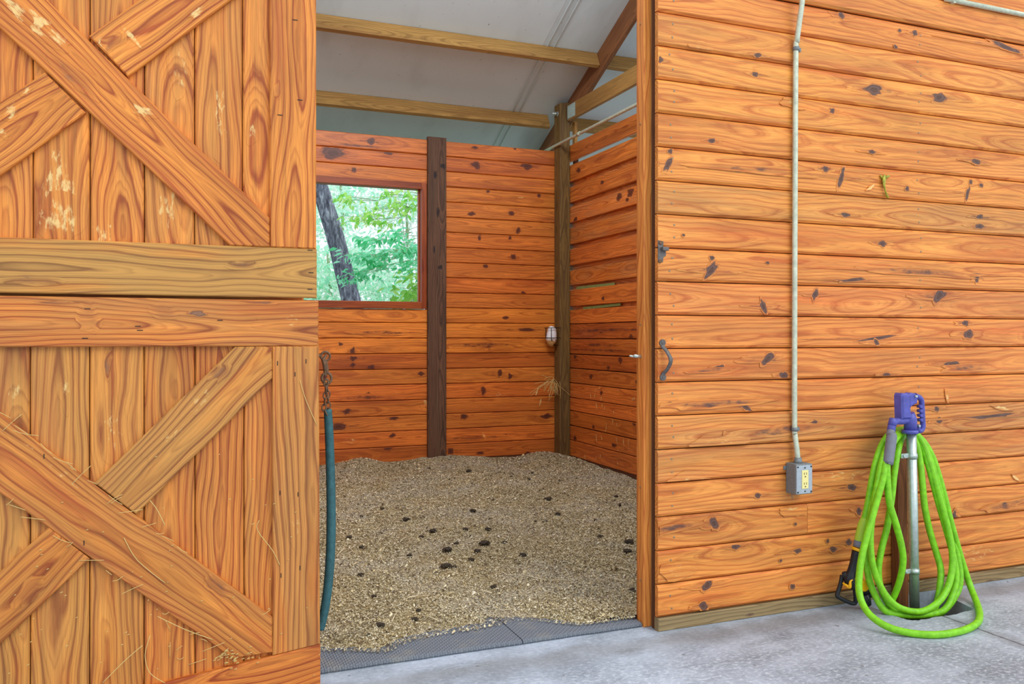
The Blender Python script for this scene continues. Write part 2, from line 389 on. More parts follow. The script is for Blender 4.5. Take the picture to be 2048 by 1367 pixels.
    def build(s, name, mats, parent=None, origin=None, attrs=True):
        me = bpy.data.meshes.new(name)
        wl = V()
        q = parent
        while q is not None: wl += q.location; q = q.parent
        arr = np.array(s.v, dtype=np.float64)
        if parent is None:
            lo, hi = arr.min(0), arr.max(0)
            loc = V(origin) if origin is not None else V(((lo[0]+hi[0])/2, (lo[1]+hi[1])/2, lo[2]))
        else: loc = V()
        arr = arr - np.array(wl+loc)
        me.from_pydata(arr.tolist(), [], s.f)
        me.polygons.foreach_set('material_index', s.mi); me.polygons.foreach_set('use_smooth', s.smooth)
        if attrs:
            a = me.attributes.new('wc', 'FLOAT_VECTOR', 'POINT'); a.data.foreach_set('vector', np.array(s.wc, dtype=np.float32).ravel())
            a = me.attributes.new('tint', 'FLOAT_COLOR', 'POINT'); a.data.foreach_set('color', np.array(s.tint, dtype=np.float32).ravel())
            if any(s.knot): a = me.attributes.new('knot', 'FLOAT', 'POINT'); a.data.foreach_set('value', s.knot)
            if any(s.scuff): a = me.attributes.new('scuff', 'FLOAT', 'POINT'); a.data.foreach_set('value', s.scuff)
        for m in (mats if isinstance(mats, (list, tuple)) else [mats]): me.materials.append(m)
        me.update()
        o = bpy.data.objects.new(name, me); COL.objects.link(o); o.location = loc
        if parent is not None: o.parent = parent
        return o
def tag(o, label=None, cat=None, group=None, kind=None):
    if label: o['label'] = label
    if cat: o['category'] = cat
    if group: o['group'] = group
    if kind: o['kind'] = kind
    return o
def empty(name, loc, *a, **k):
    o = bpy.data.objects.new(name, None); COL.objects.link(o); o.location = loc; o.empty_display_size = .1
    return tag(o, *a, **k)
UPZ = V((0, 0, 1)); NF = V((0, -1, 0)); NS = V((-1, 0, 0))
PITCH = .132
def rectY(x0, x1, z0, z1, Y): return [(x0, Y, z0), (x1, Y, z0), (x1, Y, z1), (x0, Y, z1)]
def rectX(y0, y1, z0, z1, X): return [(X, y1, z0), (X, y0, z0), (X, y0, z1), (X, y1, z1)]

# ================================================================== front wall (right of the doorway)
XR0 = onY(1316, 700, YW).x; XR1 = 6.2
mb = MB()
ztop = CAMZ + (HY-21.0)/512.0
rows = []; z = ztop + PITCH*4
tints = {0: (1.0, .92, .86), 1: (1.02, 1.02, .98), 2: (1.03, 1.04, .96), 3: (1.03, 1.04, .95), 4: (1.0, .97, .93), 5: (.98, .97, .92), 6: (.99, 1.02, 1.0),
         7: (1.0, .99, .96), 8: (1, .97, .97), 9: (.98, .90, 1.0), 10: (1, .92, .96), 11: (1, .92, .96), 12: (1, .95, .95), 13: (.97, .98, 1.02), 14: (.94, .93, .94),
         15: (1.0, .98, .98), 16: (.98, .96, .94), 17: (1.02, 1.0, .94), 18: (1.03, .99, .94)}
i = -4; z1 = z
while z1 > .09:
    z0 = z1-PITCH
    idx = i+4
    if idx >= 0 and z0 < .06: z0 = .052
    tn = tints.get(i+1, (1, .96, .92))
    proud = .012 if i < -1 else 0
    kw = dict(weather=.18 if i in (5, 12, 13) else .06, heart=(rng.uniform(-.035, .035), rng.uniform(.025, .09)))
    a, b = z0+.002, z1-.002
    if i == 15:
        xb = onY(1615, 1100, YW).x
        mb.prism(rectY(XR0, xb-.001, a, b, YW-proud), NF, .022, .0095, (1, 0, 0), tint=tn, flat=True, **kw)
        mb.prism(rectY(xb+.001, XR1, a, b, YW-proud), NF, .022, .0095, (1, 0, 0), tint=tn, flat=True, **kw)
    else:
        mb.prism(rectY(XR0, XR1, a, b, YW-proud), NF, .022, .0095, (1, 0, 0), tint=tn, flat=True, **kw)
    z1 = z0; i += 1
    if z0 <= .06: break
KN = [(1515,110,8,5,.2),(1510,149,7,5,0),(1748,180,21,10,0),(1878,194,17,9,.2),(1664,221,6,6,0),(1682,31,8,7,0),(1829,66,6,6,0),(1799,61,4,4,0),(1424,282,7,5,0),
 (1320,120,6,7,0),(1340,302,6,5,0),(1336,329,15,7,1.05),(1483,339,22,5,.08),(1651,338,6,6,0),(1650,350,5,4,.3),(1683,354,24,6,1.25),(1814,377,5,6,0),(1941,364,4,4,0),(1962,370,5,4,0),
 (1935,386,14,4,1.2),(1692,430,10,4,0),(1959,433,9,5,0),(1959,453,11,5,0),(1764,487,9,6,0),(1424,515,6,5,-.6),(1422,541,17,8,.9),(1535,525,4,3,0),(1892,549,5,3,0),(1953,558,5,8,0),
 (1630,588,11,6,1.2),(1878,591,17,11,.6),(1526,612,14,6,-1.2),(1929,646,9,6,0),(1937,667,13,9,.2),(1752,676,46,3.5,.12),(1752,684,7,5,-.9),(1534,718,15,10,.7),(1440,735,9,6,.2),
 (1567,751,9,7,-.5),(1772,749,8,5,0),(1905,728,20,6,0),(1491,813,18,5,-.6),(1340,806,6,3,0),(1872,816,6,6,0),(1876,840,7,6,0),(1461,878,12,9,-.8),(1629,845,7,6,0),
 (1702,974,12,7,0),(1515,989,8,5,0),(1598,1018,11,8,.5),(1717,1020,7,8,0),(1427,1046,8,13,.4),(1469,1092,8,6,0),(1594,1101,9,5,0),(1666,1097,8,6,0),(1696,1082,7,6,0),(1654,1081,4,4,0),
 (1413,1169,12,9,.7),(1405,1211,9,8,-.4),(1584,1171,6,5,0),(1960,1107,10,4,0),(1590,1047,3,3,0),(2010,95,45,5,-.12),(1790,95,5,4,0),(1742,304,8,4,0),(1951,323,10,6,0),(1640,75,5,4,0),
 (1905,1035,6,14,-.3),(1560,1120,3,3,0),(1366,470,3,3,0),(1702,560,30,3,.1),(1880,545,70,4,-.05),(1980,832,60,4,.05)]
for (px, py, a, b, an) in KN:
    v = ray(px, py).y/YW
    mb.patch(onY(px, py, YW), a*1.3/v*1.12, b*1.3/v, an, tail=(a*4.5/v, b*.8/v, .42) if a*b > 30 else None)
# long soft mineral streaks and worn places
for (px, py, a, b, an, vv) in [(1440,806,140,7,.02,.52),(1560,860,110,9,.03,.5),(1340,1055,70,8,.05,.5),(1850,545,160,6,-.02,.5),(1500,338,150,7,0,.42),(1930,735,70,7,0,.5),(2010,1010,60,8,.1,.5),(1420,740,60,4,.05,.5)]:
    v = ray(px, py).y/YW; mb.patch(onY(px, py, YW), a/v*1.1, b*1.3/v, an, 'knot', vv)
for (px, py, a, b, an, vv) in [(1440,885,60,12,0,.42),(1690,945,90,16,0,.42),(1600,1010,60,14,0,.42),(1380,960,50,12,0,.42),(1355,1140,40,16,0,.42),(1950,1100,60,18,0,.42),(1585,205,30,10,0,.45),(1400,95,26,8,0,.4),(1740,375,14,3,.5,.85),(2000,815,30,3,-.2,.7),(1893,795,4,14,.2,.7),(2030,955,14,3,-.5,.9)]:
    v = ray(px, py).y/YW; mb.patch(onY(px, py, YW), a/v*1.1, b*1.3/v, an, 'scuff', vv)
# nails
for xx in (1344, 1838):
    for k in range(-2, 18):
        zc = ztop-PITCH*k
        for dz in (.04, .09):
            x = onY(xx, 700, YW).x + rng.uniform(-.012, .012)
            mb.disc((x, YW+.0005, zc-dz+rng.uniform(-.008, .008)), NF, .0042, .002, 8, 1)
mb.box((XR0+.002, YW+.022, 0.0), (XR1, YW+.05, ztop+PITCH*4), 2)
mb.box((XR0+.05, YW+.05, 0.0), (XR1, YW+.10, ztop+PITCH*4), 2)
o = mb.build('wall_front', [M['front'], M['nail'], M['hidden']]); tag(o, 'honey stained horizontal board wall right of the open stall doorway', 'wall', kind='structure')
mb = MB(); mb.prism(rectY(XR0, XR1, 0.0, .0505, YW-.004), NF, .03, .003, (1, 0, 0), tint=(1, 1, 1), weather=.5)
for (px, py) in ((1500, 1228), (1700, 1190), (1980, 1160)): mb.patch(onY(px, py, YW-.004), .03, .006)
tag(mb.build('baseboard_front', M['kick']), 'weathered grey brown board along the foot of the front wall', 'baseboard', kind='structure')

# front wall on the left, behind the doors
mb = MB(); XL1 = .395
for k in range(0, 23):
    z0 = .04+k*PITCH; mb.prism(rectY(-3.2, XL1, z0+.0025, z0+PITCH-.0025, YW), NF, .022, .006, (1, 0, 0))
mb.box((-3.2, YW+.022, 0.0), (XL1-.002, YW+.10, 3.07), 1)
tag(mb.build('wall_front_left', [M['front'], M['hidden']]), 'stained board wall hidden behind the two open doors', 'wall', kind='structure')

# jamb of the doorway
XJ = XR0
mb = MB()
mb.box((XJ+.004, YW+.02, .0), (XJ+.05, YW+.058, 2.95), 0, (0, 0, 1), weather=.45, tint=(1.5, 1.4, 1.3))
tag(mb.build('trim_1', M['post']), 'rough dark stud edge in the doorway reveal', 'trim', kind='structure')
mb = MB()
mb.prism([(XJ-.026, YW+.062, -.0), (XJ+.03, YW+.062, -.0), (XJ+.03, YW+.062, 2.95), (XJ-.026, YW+.062, 2.95)], NF, .05, .003, (0, 0, 1), tint=(1.05, 1.0, .95), heart=(.1, .1))
mb.prism([(XJ-.018, YW+.1355, -.0), (XJ-.018, YW+.113, -.0), (XJ-.018, YW+.113, 2.95), (XJ-.018, YW+.1355, 2.95)], NS, .045, .003, (0, 0, 1), tint=(.8, .72, .7), heart=(.1, .1))
for zz in (.18, .55, 1.2, 2.0, 2.4): mb.disc((XJ-.0262, YW+.09, zz), NS, .004, .002, 8, 1)
tag(mb.build('trim_2', [M['front'], M['nail']]), 'orange stained door jamb on the right of the stall doorway', 'trim', kind='structure')

# ================================================================== floors
YH_B = YW-.008
rim_px = [(1733,1209),(1767,1222),(1790,1231),(1813,1238.5),(1837,1240),(1865,1234),(1899,1230),(1923,1224),(1947,1217)]
rim = [onZ(1690, 1200, 0)] + [onZ(px, py, 0) for px, py in rim_px] + [onZ(1949, 1205, 0)]
rim[0].y = YH_B; rim[-1].y = YH_B
hl = []
for a, b in zip(rim, rim[1:]):
    for u in (0, .25, .5, .75): hl.append(a.lerp(b, u) + (V((rng.uniform(-.003, .003), rng.uniform(-.005, .003), 0)) if u else V()))
hl.append(rim[-1]); hole = hl
bm = bmesh.new()
slabA = [V((-4, -.5, 0)), V((7, -.5, 0)), V((7, YH_B, 0))] + hl[::-1] + [V((-4, YH_B, 0))]
slabB = [V((-4, YH_B, 0)), V((7, YH_B, 0)), V((7, 7.12, 0)), V((-4, 7.12, 0))]
for P_ in (slabA, slabB):
    vs = [bm.verts.new(q) for q in P_]; bm.faces.new(vs)
    lw = [bm.verts.new(q-V((0, 0, .13))) for q in P_]
    for k in range(len(vs)): bm.faces.new((vs[k], lw[k], lw[(k+1) % len(vs)], vs[(k+1) % len(vs)]))
me = bpy.data.meshes.new('floor'); bm.to_mesh(me); bm.free(); me.materials.append(M['concrete'])
o = bpy.data.objects.new('floor', me); COL.objects.link(o); tag(o, 'blue grey broom finished concrete aisle floor', 'floor', kind='structure')
mb = MB(); mb.box((-4, -.5, -.16), (7, 7.12, -.131), 0)
# loose wet earth inside the pump hole
G = 22; hx0 = min(p.x for p in hole)-.02; hx1 = max(p.x for p in hole)+.02; hy0 = min(p.y for p in hole)-.02
ids = {}
for iy in range(G+1):
    for ix in range(G+1):
        x = hx0+(hx1-hx0)*ix/G; y = hy0+(YW+.03-hy0)*iy/G
        ids[ix, iy] = mb.add((x, y, -.10+.04*(mnoise.noise(V((x*14, y*14, 2)))+.2)))
for iy in range(G):
    for ix in range(G): mb.face((ids[ix, iy], ids[ix+1, iy], ids[ix+1, iy+1], ids[ix, iy+1]), 0, True)
tag(mb.build('ground', M['soil']), 'dark wet earth in the hole around the water pump', 'ground', kind='structure')

# ================================================================== bedding, mats
front_px = [(560,1300),(642,1296),(700,1297),(773,1298),(820,1275),(869,1265),(926,1257),(998,1244),(1044,1234),(1119,1243),(1190,1247),(1250,1246),(1290,1244),(1340,1235)]
fp = [onZ(px, py, .022) for px, py in front_px]; fpx = [p.x for p in fp]; fpy = [p.y for p in fp]
def front_y(x): return float(np.interp(x, fpx, fpy))
def bed_h(x, y):
    d = y-front_y(x) + .035*mnoise.noise(V((x*9, y*9, 5)))
    base = np.interp(y, [2.9, 3.3, 4.2, 5.5, 6.5, 7.0], [.022, .034, .058, .066, .080, .088])
    base -= .03*max(0, (x-2.5))*(1 if y < 6 else max(0, 7-y))
    h = base + .034*mnoise.noise(V((x*1.7, y*1.9, 0)))*min(1, max(.25, (y-3.2)*.5)) +.02*mnoise.noise(V((x*4.5, y*4.5, 3))) + .006*mnoise.noise(V((x*14, y*14, 7)))
    hump = .07*math.exp(-((x-1.42)/.16)**2-((y-6.85)/.22)**2) + .05*math.exp(-((x-3.05)/.18)**2-((y-6.75)/.22)**2)+.03*math.exp(-((x-2.35)/.2)**2-((y-6.8)/.25)**2)
    h += hump
    e = max(0., min(1., d/.12)); e = e*e*(3-2*e)
    return .012 + (h-.012)*e if d > 0 else .006
mb = MB(); NX, NY = 230, 270; X0, X1, Y0, Y1 = -.328, 3.327, 2.98, 6.998
idg = np.zeros((NX+1, NY+1), dtype=int); HG = np.zeros((NX+1, NY+1))
for a in range(NX+1):
    x = X0+(X1-X0)*a/NX
    for b in range(NY+1):
        y = Y0+(Y1-Y0)*(b/NY)**1.15
        h = bed_h(x, y) + .0035*mnoise.noise(V((x*55, y*55, 1))); HG[a, b] = h
        idg[a, b] = mb.add((x, y, h))
for a in range(NX):
    for b in range(NY):
        if max(HG[a, b], HG[a+1, b], HG[a, b+1], HG[a+1, b+1]) > .0165:
            mb.face((idg[a, b], idg[a+1, b], idg[a+1, b+1], idg[a, b+1]), 0, True)
bedo = mb.build('bedding', M['bed'], attrs=False); tag(bedo, 'tan wood pellet bedding heaped unevenly over the stall floor', 'bedding', kind='stuff')
# single chips lying on the bedding
mb = MB(); r2 = random.Random(3)
pal = [(246, 232, 196), (230, 210, 164), (206, 184, 136), (170, 146, 102), (240, 230, 204), (104, 82, 60), (206, 192, 156), (188, 172, 134), (128, 112, 84), (76, 66, 50), (222, 212, 190)]
pal = [srgb(*[int(q*.95) for q in c]) for c in pal]
cnt = 0
while cnt < 120000:
    y = 2.95+4.0*r2.random()**1.7; x = r2.uniform(.35, 3.3)
    if y < front_y(x)-.03 or (y < 3.1 and x > XJ-.03): continue
    if y < front_y(x)+.06 and r2.random() < .5: continue
    h = bed_h(x, y); s = r2.uniform(.0014, .0038)*(.7+.14*y)*(1 if r2.random() < .96 else 2.); an = r2.uniform(0, 6.28); w = s*r2.uniform(.3, .6)
    c = r2.choice(pal); dx, dy = math.cos(an)*s, math.sin(an)*s; ex, ey = -math.sin(an)*w, math.cos(an)*w; tz = r2.uniform(-.6, .6)*s; zz = max(h, .019)+.003+r2.uniform(0, .004)
    j = [mb.add((x+sx*dx+sy*ex, y+sx*dy+sy*ey, zz+sx*tz+sy*tz*.4+(.0015 if sx == sy else 0)), tint=c) for sx, sy in ((-1, -1), (1, -1), (1, 1), (-1, 1))]
    mb.face(j); cnt += 1
for k in range(150):   # longer straws
    y = 3.2+3.6*r2.random()**1.4; x = r2.uniform(.5, 3.2)
    if y < front_y(x)+.05: continue
    an = r2.uniform(0, 3.14); L = r2.uniform(.02, .06); h = bed_h(x, y)+.008
    mb.tube([(x-math.cos(an)*L, y-math.sin(an)*L, bed_h(x-math.cos(an)*L, y-math.sin(an)*L)+.007), (x, y, h+.004), (x+math.cos(an)*L, y+math.sin(an)*L, bed_h(x+math.cos(an)*L, y+math.sin(an)*L)+.007)], .0016, 4, tint=pal[0])
tag(mb.build('wood_chips', M['flake']), 'loose pale chips and straws strewn over the bedding', 'wood chips', kind='stuff')
# rubber mats
MY0 = onZ(700, 1331, .015).y
def mat(x0, x1, lab, jag):
    mb = MB(); n = 40; top = []; 
    prof = lambda y0: [(y0+.004, .0005), (y0, .006), (y0+.003, .013), (y0+.012, .0165), (4.3, .0165), (4.3, .0005)]
    rows_ = []
    for k in range(n+1):
        x = x0+(x1-x0)*k/n; y0 = MY0+.004*mnoise.noise(V((x*8, 0, jag)))+.002*mnoise.noise(V((x*40, 0, jag)))
        rows_.append([mb.add((x, y, z)) for y, z in prof(y0)])
    for a, b in zip(rows_, rows_[1:]):
        for q in range(6): mb.face((a[q], b[q], b[(q+1) % 6], a[(q+1) % 6]), 0)
    mb.face(rows_[0]); mb.face(rows_[-1][::-1])
    tag(mb.build('rubber_mat', M['mat'], attrs=False), lab, 'mat', 'rubber stall mats in the doorway')
XSEAM = onZ(1043, 1278, .016).x
mat(-.2, XSEAM-.002, 'long grey ribbed rubber mat at the doorway, nearer the doors', 1)
mat(XSEAM+.002, XJ-.03, 'short grey ribbed rubber mat ending at the orange jamb', 2)

# manure lumps
lumps = [(670,155,9),(890,180,16),(1132,188,10),(785,222,8),(815,215,7),(1228,222,11),(1400,230,9),(1335,330,18),(1718,318,12),(408,388,11),(915,402,18),(540,450,19),(288,430,10),(1390,420,16),
 (1602,450,9),(690,512,19),(398,525,10),(625,545,14),(1000,505,17),(220,550,15),(870,505,15),(290,605,15),(822,585,14),(770,620,26),(980,585,27),(1093,580,16),(940,628,19),(1195,650,19),(1790,578,26),
 (285,762,18),(1030,828,17),(765,715,30),(710,745,10),(360,880,15),(1630,548,18),(1780,630,24),(560,655,18),(1810,845,16),(1500,215,7),(332,1095,12),(1250,185,9),(812,712,12),(905,675,16),(1325,455,9),(1265,455,8),(1740,370,16),(1668,352,7),(395,1045,26),(590,1010,20),(610,960,14)]
special = {(670,155): 'small manure lump on the bedding in front of the dark middle post', (1335,330): 'dark manure lump on bare bedding between doorway jamb and corner post',
 (915,402): 'dark oval manure lump alone in the middle of the bedding', (540,450): 'black manure lump highest of those near the teal chain sleeve', (770,620): 'tall brown manure lump in the centre of the stall floor',
 (980,585): 'large flat manure lump in the centre of the stall floor', (1195,650): 'dark manure lump right of the centre cluster', (1790,578): 'round black manure lump beside the orange door jamb',
 (1780,630): 'broad purple brown manure lump just below the round black one by jamb', (285,762): 'reddish brown manure lump close beside the lower teal sleeve', (1030,828): 'lone dark manure lump low on the bedding, above the mat seam',
 (765,715): 'long crumbled manure lump below the centre cluster', (690,512): 'upright dark manure lump left of the centre cluster', (1740,370): 'long thin dark manure flake near the right stall wall',
 (1810,845): 'dark manure lump at the foot of the orange door jamb', (360,880): 'grey manure lump low on the bedding beside the teal sleeve', (890,180): 'dark manure lump near the back wall right of the middle post',
 (395,1045): 'grey trodden manure patch just behind the near mat edge'}
bases = []
for k in range(5):
    bm = bmesh.new(); bmesh.ops.create_icosphere(bm, subdivisions=4, radius=1)
    for v in bm.verts:
        d = v.co.copy(); v.co *= 1+.45*mnoise.noise(d*1.7+V((k*9, 0, 0)))+.4*mnoise.noise(d*4.5+V((0, k*5, 0)))+.2*mnoise.noise(d*10)
        v.co.z *= .7
    me = bpy.data.meshes.new('manure_lump'); bm.to_mesh(me); bm.free(); me.materials.append(M['manure'])
    for f in me.polygons: f.use_smooth = True
    bases.append(me)
for k, (zx, zy, sz) in enumerate(lumps):
    px, py = 620+zx/2.807, 880+zy/2.807
    z = .05
    for _ in range(6): p = onZ(px, py, z); z = bed_h(p.x, p.y)
    rad = sz/2.807/(ray(px, py).y/p.y)*.88
    o = bpy.data.objects.new('manure_lump', bases[k % 5]); COL.objects.link(o)
    o.location = (p.x, p.y, z+rad*.42); o.scale = (rad*1.15, rad*(1 if (zx, zy) != (1740, 370) else .4), rad*(.95 if sz < 24 else .75)); o.rotation_euler = (0, 0, k*1.7)
    tag(o, special.get((zx, zy), 'small dark crumb of manure scattered on the tan bedding'), 'manure', 'manure lumps on the bedding')

# ================================================================== rear wall with window
ZT = 2.858
X_cp0, X_cp1 = onY(855, 600, YB-.02).x, onY(892, 600, YB-.02).x
xi = onY(838, 500, YB+.07).x; zi0 = onY(838, 604, YB+.07).z; zi1 = onY(838, 381, YB+.07).z
xo_ = onY(853.5, 500, YB-.012).x; zo0 = zi0-.06; zo1 = zi1+.055
mb = MB()
XB0 = -.35; xw0 = .86
rowsb = []
for k in range(0, 21):
    z1 = ZT-k*PITCH; z0 = z1-PITCH
    tn = (rng.uniform(.95, 1.06),)+tuple([rng.uniform(.88, 1.06)]*2)
    if k in (3,): tn = (1.05, 1.12, 1.0)
    if k in (14, 20): tn = (.8, .72, .72)
    if k in (11, 12, 13): tn = (1.12, 1.2, 1.05)
    segs = []
    if k <= 2 or z1 < zo0+.01: segs.append((XB0, X_cp0+.03))
    elif z0 > zo1-.005 and z0 < zo1+.1 and z1 > zo1: segs.append((XB0, X_cp0+.03))
    elif z0 < zo0 and z1 > zo0: segs.append((XB0, X_cp0+.03, z0, zo0-.002))
    elif z1 > zo1 > z0: segs.append((XB0, X_cp0+.03, zo1+.002, z1))
    else: segs.append((XB0, xw0-.001))
    segs.append((X_cp1-.03, 3.26))
    for sg in segs:
        a, b = (sg[2], sg[3]) if len(sg) == 4 else (z0, z1)
        if b-a < .02: continue
        mb.prism(rectY(sg[0], sg[1], a+.002, b-.002, YB), NF, .03, .006, (1, 0, 0), tint=tn, flat=True, heart=(rng.uniform(-.03, .03), rng.uniform(.025, .09)))
    if k not in (1, 2, 0) and not (z1 < zo0+.01 or z1 > zo1):
        mb.prism(rectY(xo_+.001, X_cp0+.03, z0+.002, min(z1, zo1)-.002 if z1 < zo1 else z1-.002, YB), NF, .03, .006, (1, 0, 0), tint=tn)
KB = [(666,307,22,15,0),(776,305,9,5,0),(708,339,6,5,0),(743,283,9,6,.4),(952,330,9,7,-.3),(1053,332,11,7,0),(976,381,4,5,0),(1078,390,4,5,.5),(943,427,7,4,0),(1023,426,6,5,0),(1036,460,4,9,-.4),(959,468,3,4,0),(959,476,3,5,0),
 (1020,475,3,4,0),(1027,514,5,6,.8),(970,532,5,4,0),(1046,585,5,3,0),(1012,635,7,3,0),(1052,659,22,3,0),(982,692,5,10,-.6),(681,688,5,4,0),(705,702,5,8,0),(706,717,6,5,0),(706,729,5,5,0),(743,735,7,6,0),(842,747,7,5,0),
 (694,822,7,6,0),(788,836,9,4,0),(677,853,15,7,0),(927,832,8,6,.6),(1092,832,11,5,0),(967,782,5,8,0),(1000,747,5,7,0),(1020,752,5,6,0),(901,901,6,6,0),(736,789,5,5,0),(776,896,8,4,0),(785,870,6,4,.4),(950,295,7,3,0),(1030,296,4,3,0),
 (660,450,4,4,0),(648,752,7,7,0),(1010,870,5,3,0),(1055,905,6,3,.3),(960,905,8,3,0)]
for (px, py, a, b, an) in KB:
    v = ray(px, py).y/YB; mb.patch(onY(px, py, YB), a*1.25/v*1.08, b*1.25/v, an, tail=(a*4/v, b*.8/v, .42) if a*b > 28 else None)
for (px, py, a, b, an, vv) in [(960,690,120,5,0,.5),(760,665,80,4,0,.5),(730,795,90,6,0,.5),(950,875,90,5,0,.48),(720,292,70,3,0,.6)]:
    v = ray(px, py).y/YB; mb.patch(onY(px, py, YB), a/v, b*1.3/v, an, 'knot', vv)
for (px, py, a, b, an, vv) in [(1073,785,3,16,-.3,.8),(1080,805,3,14,-.3,.8),(967,870,3,10,.5,.6),(700,880,20,8,0,.42),(1000,790,30,12,0,.4),(1040,395,10,3,0,.6),(850,800,6,16,0,.6)]:
    v = ray(px, py).y/YB; mb.patch(onY(px, py, YB), a/v, b/v, an, 'scuff', vv)
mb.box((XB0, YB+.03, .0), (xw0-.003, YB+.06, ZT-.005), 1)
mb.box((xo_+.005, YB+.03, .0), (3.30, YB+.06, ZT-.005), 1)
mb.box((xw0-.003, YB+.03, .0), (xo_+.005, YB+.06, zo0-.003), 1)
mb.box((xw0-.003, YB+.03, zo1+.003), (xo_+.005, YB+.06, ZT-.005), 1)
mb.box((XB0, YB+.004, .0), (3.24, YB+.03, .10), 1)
tag(mb.build('wall_back', [M['inner'], M['hidden']]), 'orange varnished board wall at the rear of the stall with a window', 'wall', kind='structure')
# window frame (open, no pane)
W = empty('window_1', (xi, YB, zi0), 'square unglazed window in the rear stall wall showing green leaves', 'window', kind='structure')
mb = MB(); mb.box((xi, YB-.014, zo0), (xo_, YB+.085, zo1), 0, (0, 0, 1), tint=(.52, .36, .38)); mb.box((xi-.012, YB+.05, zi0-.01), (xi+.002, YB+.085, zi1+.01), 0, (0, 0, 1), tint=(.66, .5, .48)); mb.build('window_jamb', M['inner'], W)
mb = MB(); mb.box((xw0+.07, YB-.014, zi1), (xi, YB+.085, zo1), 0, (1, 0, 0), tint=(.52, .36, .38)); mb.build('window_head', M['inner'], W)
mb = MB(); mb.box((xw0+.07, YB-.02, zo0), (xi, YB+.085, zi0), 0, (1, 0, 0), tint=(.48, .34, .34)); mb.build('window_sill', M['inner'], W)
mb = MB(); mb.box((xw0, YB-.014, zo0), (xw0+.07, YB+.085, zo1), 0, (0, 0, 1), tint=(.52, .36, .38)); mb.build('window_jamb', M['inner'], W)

# posts
mb = MB(); zt_cp = onY(873, 274, YB-.03).z
mb.prism(rectY(X_cp0, X_cp1, .03, zt_cp, YB-.035), NF, .045, .006, (0, 0, 1), tint=(1, 1, 1), weather=.06)
for (px, py, a, b) in ((886,332,6,6),(880,534,6,6),(876,425,14,4),(871,350,10,4),(868,500,10,3)):
    v = ray(px, py).y/YB; mb.patch(onY(px, py, YB-.035), a/v, b/v)
tag(mb.build('wooden_post', M['dark']), 'flat dark brown post on the rear wall right of the window', 'post')
xc0, xc1 = onY(1108, 600, YB-.0).x, XS-.004
yc0 = YB-.13
mb = MB(); zt = onY(1126, 206, yc0).z
mb.hexa([(x, y, z + (0.012 if (z > 1 and x > xc0+.05) else 0)) for z in (.03, zt) for y in (yc0, YB-.004) for x in (xc0, xc1)], 0, (0, 0, 1), tint=(1, 1, 1), weather=.12, heart=(.0, .01), bev=.008)
tag(mb.build('wooden_post', M['post']), 'thick greenish brown corner post where the rear and side walls meet', 'post')
bx = MB(); zb = onY(1106, 226, yc0+.04).z
bx.tube([(xc0-.055, yc0+.05, zb), (xc0+.002, yc0+.05, zb)], .008, 10); bx.tube([(xc0-.03, yc0+.05, zb), (xc0-.016, yc0+.05, zb)], .017, 6); bx.disc((xc0-.001, yc0+.05, zb), NS, .022, .004)
tag(bx.build('carriage_bolt', M['galv']), 'galvanized bolt with nut sticking out of the corner post top', 'bolt')

# ================================================================== side wall
mb = MB()
sy = [(290.6, 323), (330.7, 364), (374.6, 405.5), (414, 445.5), (456.5, 488.7), (499, 531), (541, 570.6), (580, 612.5), (620, 647), (648, 676.5), (677.5, 707), (708, 735), (736, 764.3), (765, 793.5), (794, 819.7), (820.5, 849), (850, 878.5), (879, 911)]
ya = yc0+.10; yb_ = YW+.11
for k, (t0, t1) in enumerate(sy):
    z1 = onX(1140, t0, XS).z; z0 = onX(1140, t1, XS).z
    if k == len(sy)-1: z0 = .075
    j = rng.uniform(.92, 1.06) if k < 9 else rng.uniform(.78, .98)
    tn = (j, j*rng.uniform(.9, 1), j*rng.uniform(.9, 1.02))
    if k in (9, 11): tn = (.72, .62, .64)
    if k in (4, 0): tn = (.86, .86, .86)
    th = .026 if k < 9 else .03
    gap = 0 if k < 9 else .0015
    tl = rng.uniform(-.004, .004) if k < 8 else 0
    poly = [(XS, ya, z0+gap), (XS, yb_, z0+gap+tl), (XS, yb_, z1-gap+tl), (XS, ya, z1-gap)]
    mb.prism(poly, NS, th, .004, (0, 1, 0), tint=tn, heart=(rng.uniform(-.03, .03), rng.uniform(.025, .1)), weather=.22 if k in (4, 6, 3) else .05)
for (px, py, a, b, an) in [(1157,341,6,6,0),(1205,364,5,5,0),(1261,385,7,10,0),(1238,394,6,8,0),(1255,400,4,5,0),(1150,440,5,6,0),(1182,753,4,6,0),(1206,596,4,5,0),(1203,785,3,5,0),(1187,853,3,6,0),(1150,876,4,6,0),(1217,735,4,5,0),(1241,719,4,9,0),(1262,675,4,8,0),(1268,845,4,10,0),(1274,880,4,9,0),(1228,890,5,5,0),(1275,762,4,6,0),(1202,663,5,4,0),(1150,710,5,7,0)]:
    p = onX(px, py, XS); v = ray(px, py).x/XS; mb.patch(p, a*2.3/v, b*1.1/v, an)
for (px, py, a, b, an, vv) in [(1225,660,110,4,0,.6),(1200,700,90,4,0,.55),(1220,835,90,5,0,.55),(1200,690,50,5,0,.5)]:
    p = onX(px, py, XS); v = ray(px, py).x/XS; mb.patch(p, a*2.2/v, b/v, an, 'knot', vv)
for k in range(26):
    px, py = rng.uniform(1165, 1275), rng.uniform(775, 930)
    p = onX(px, py, XS); v = ray(px, py).x/XS; mb.patch(p, 2.2/v, rng.uniform(6, 14)/v, rng.uniform(-.4, .4), 'scuff', .75)
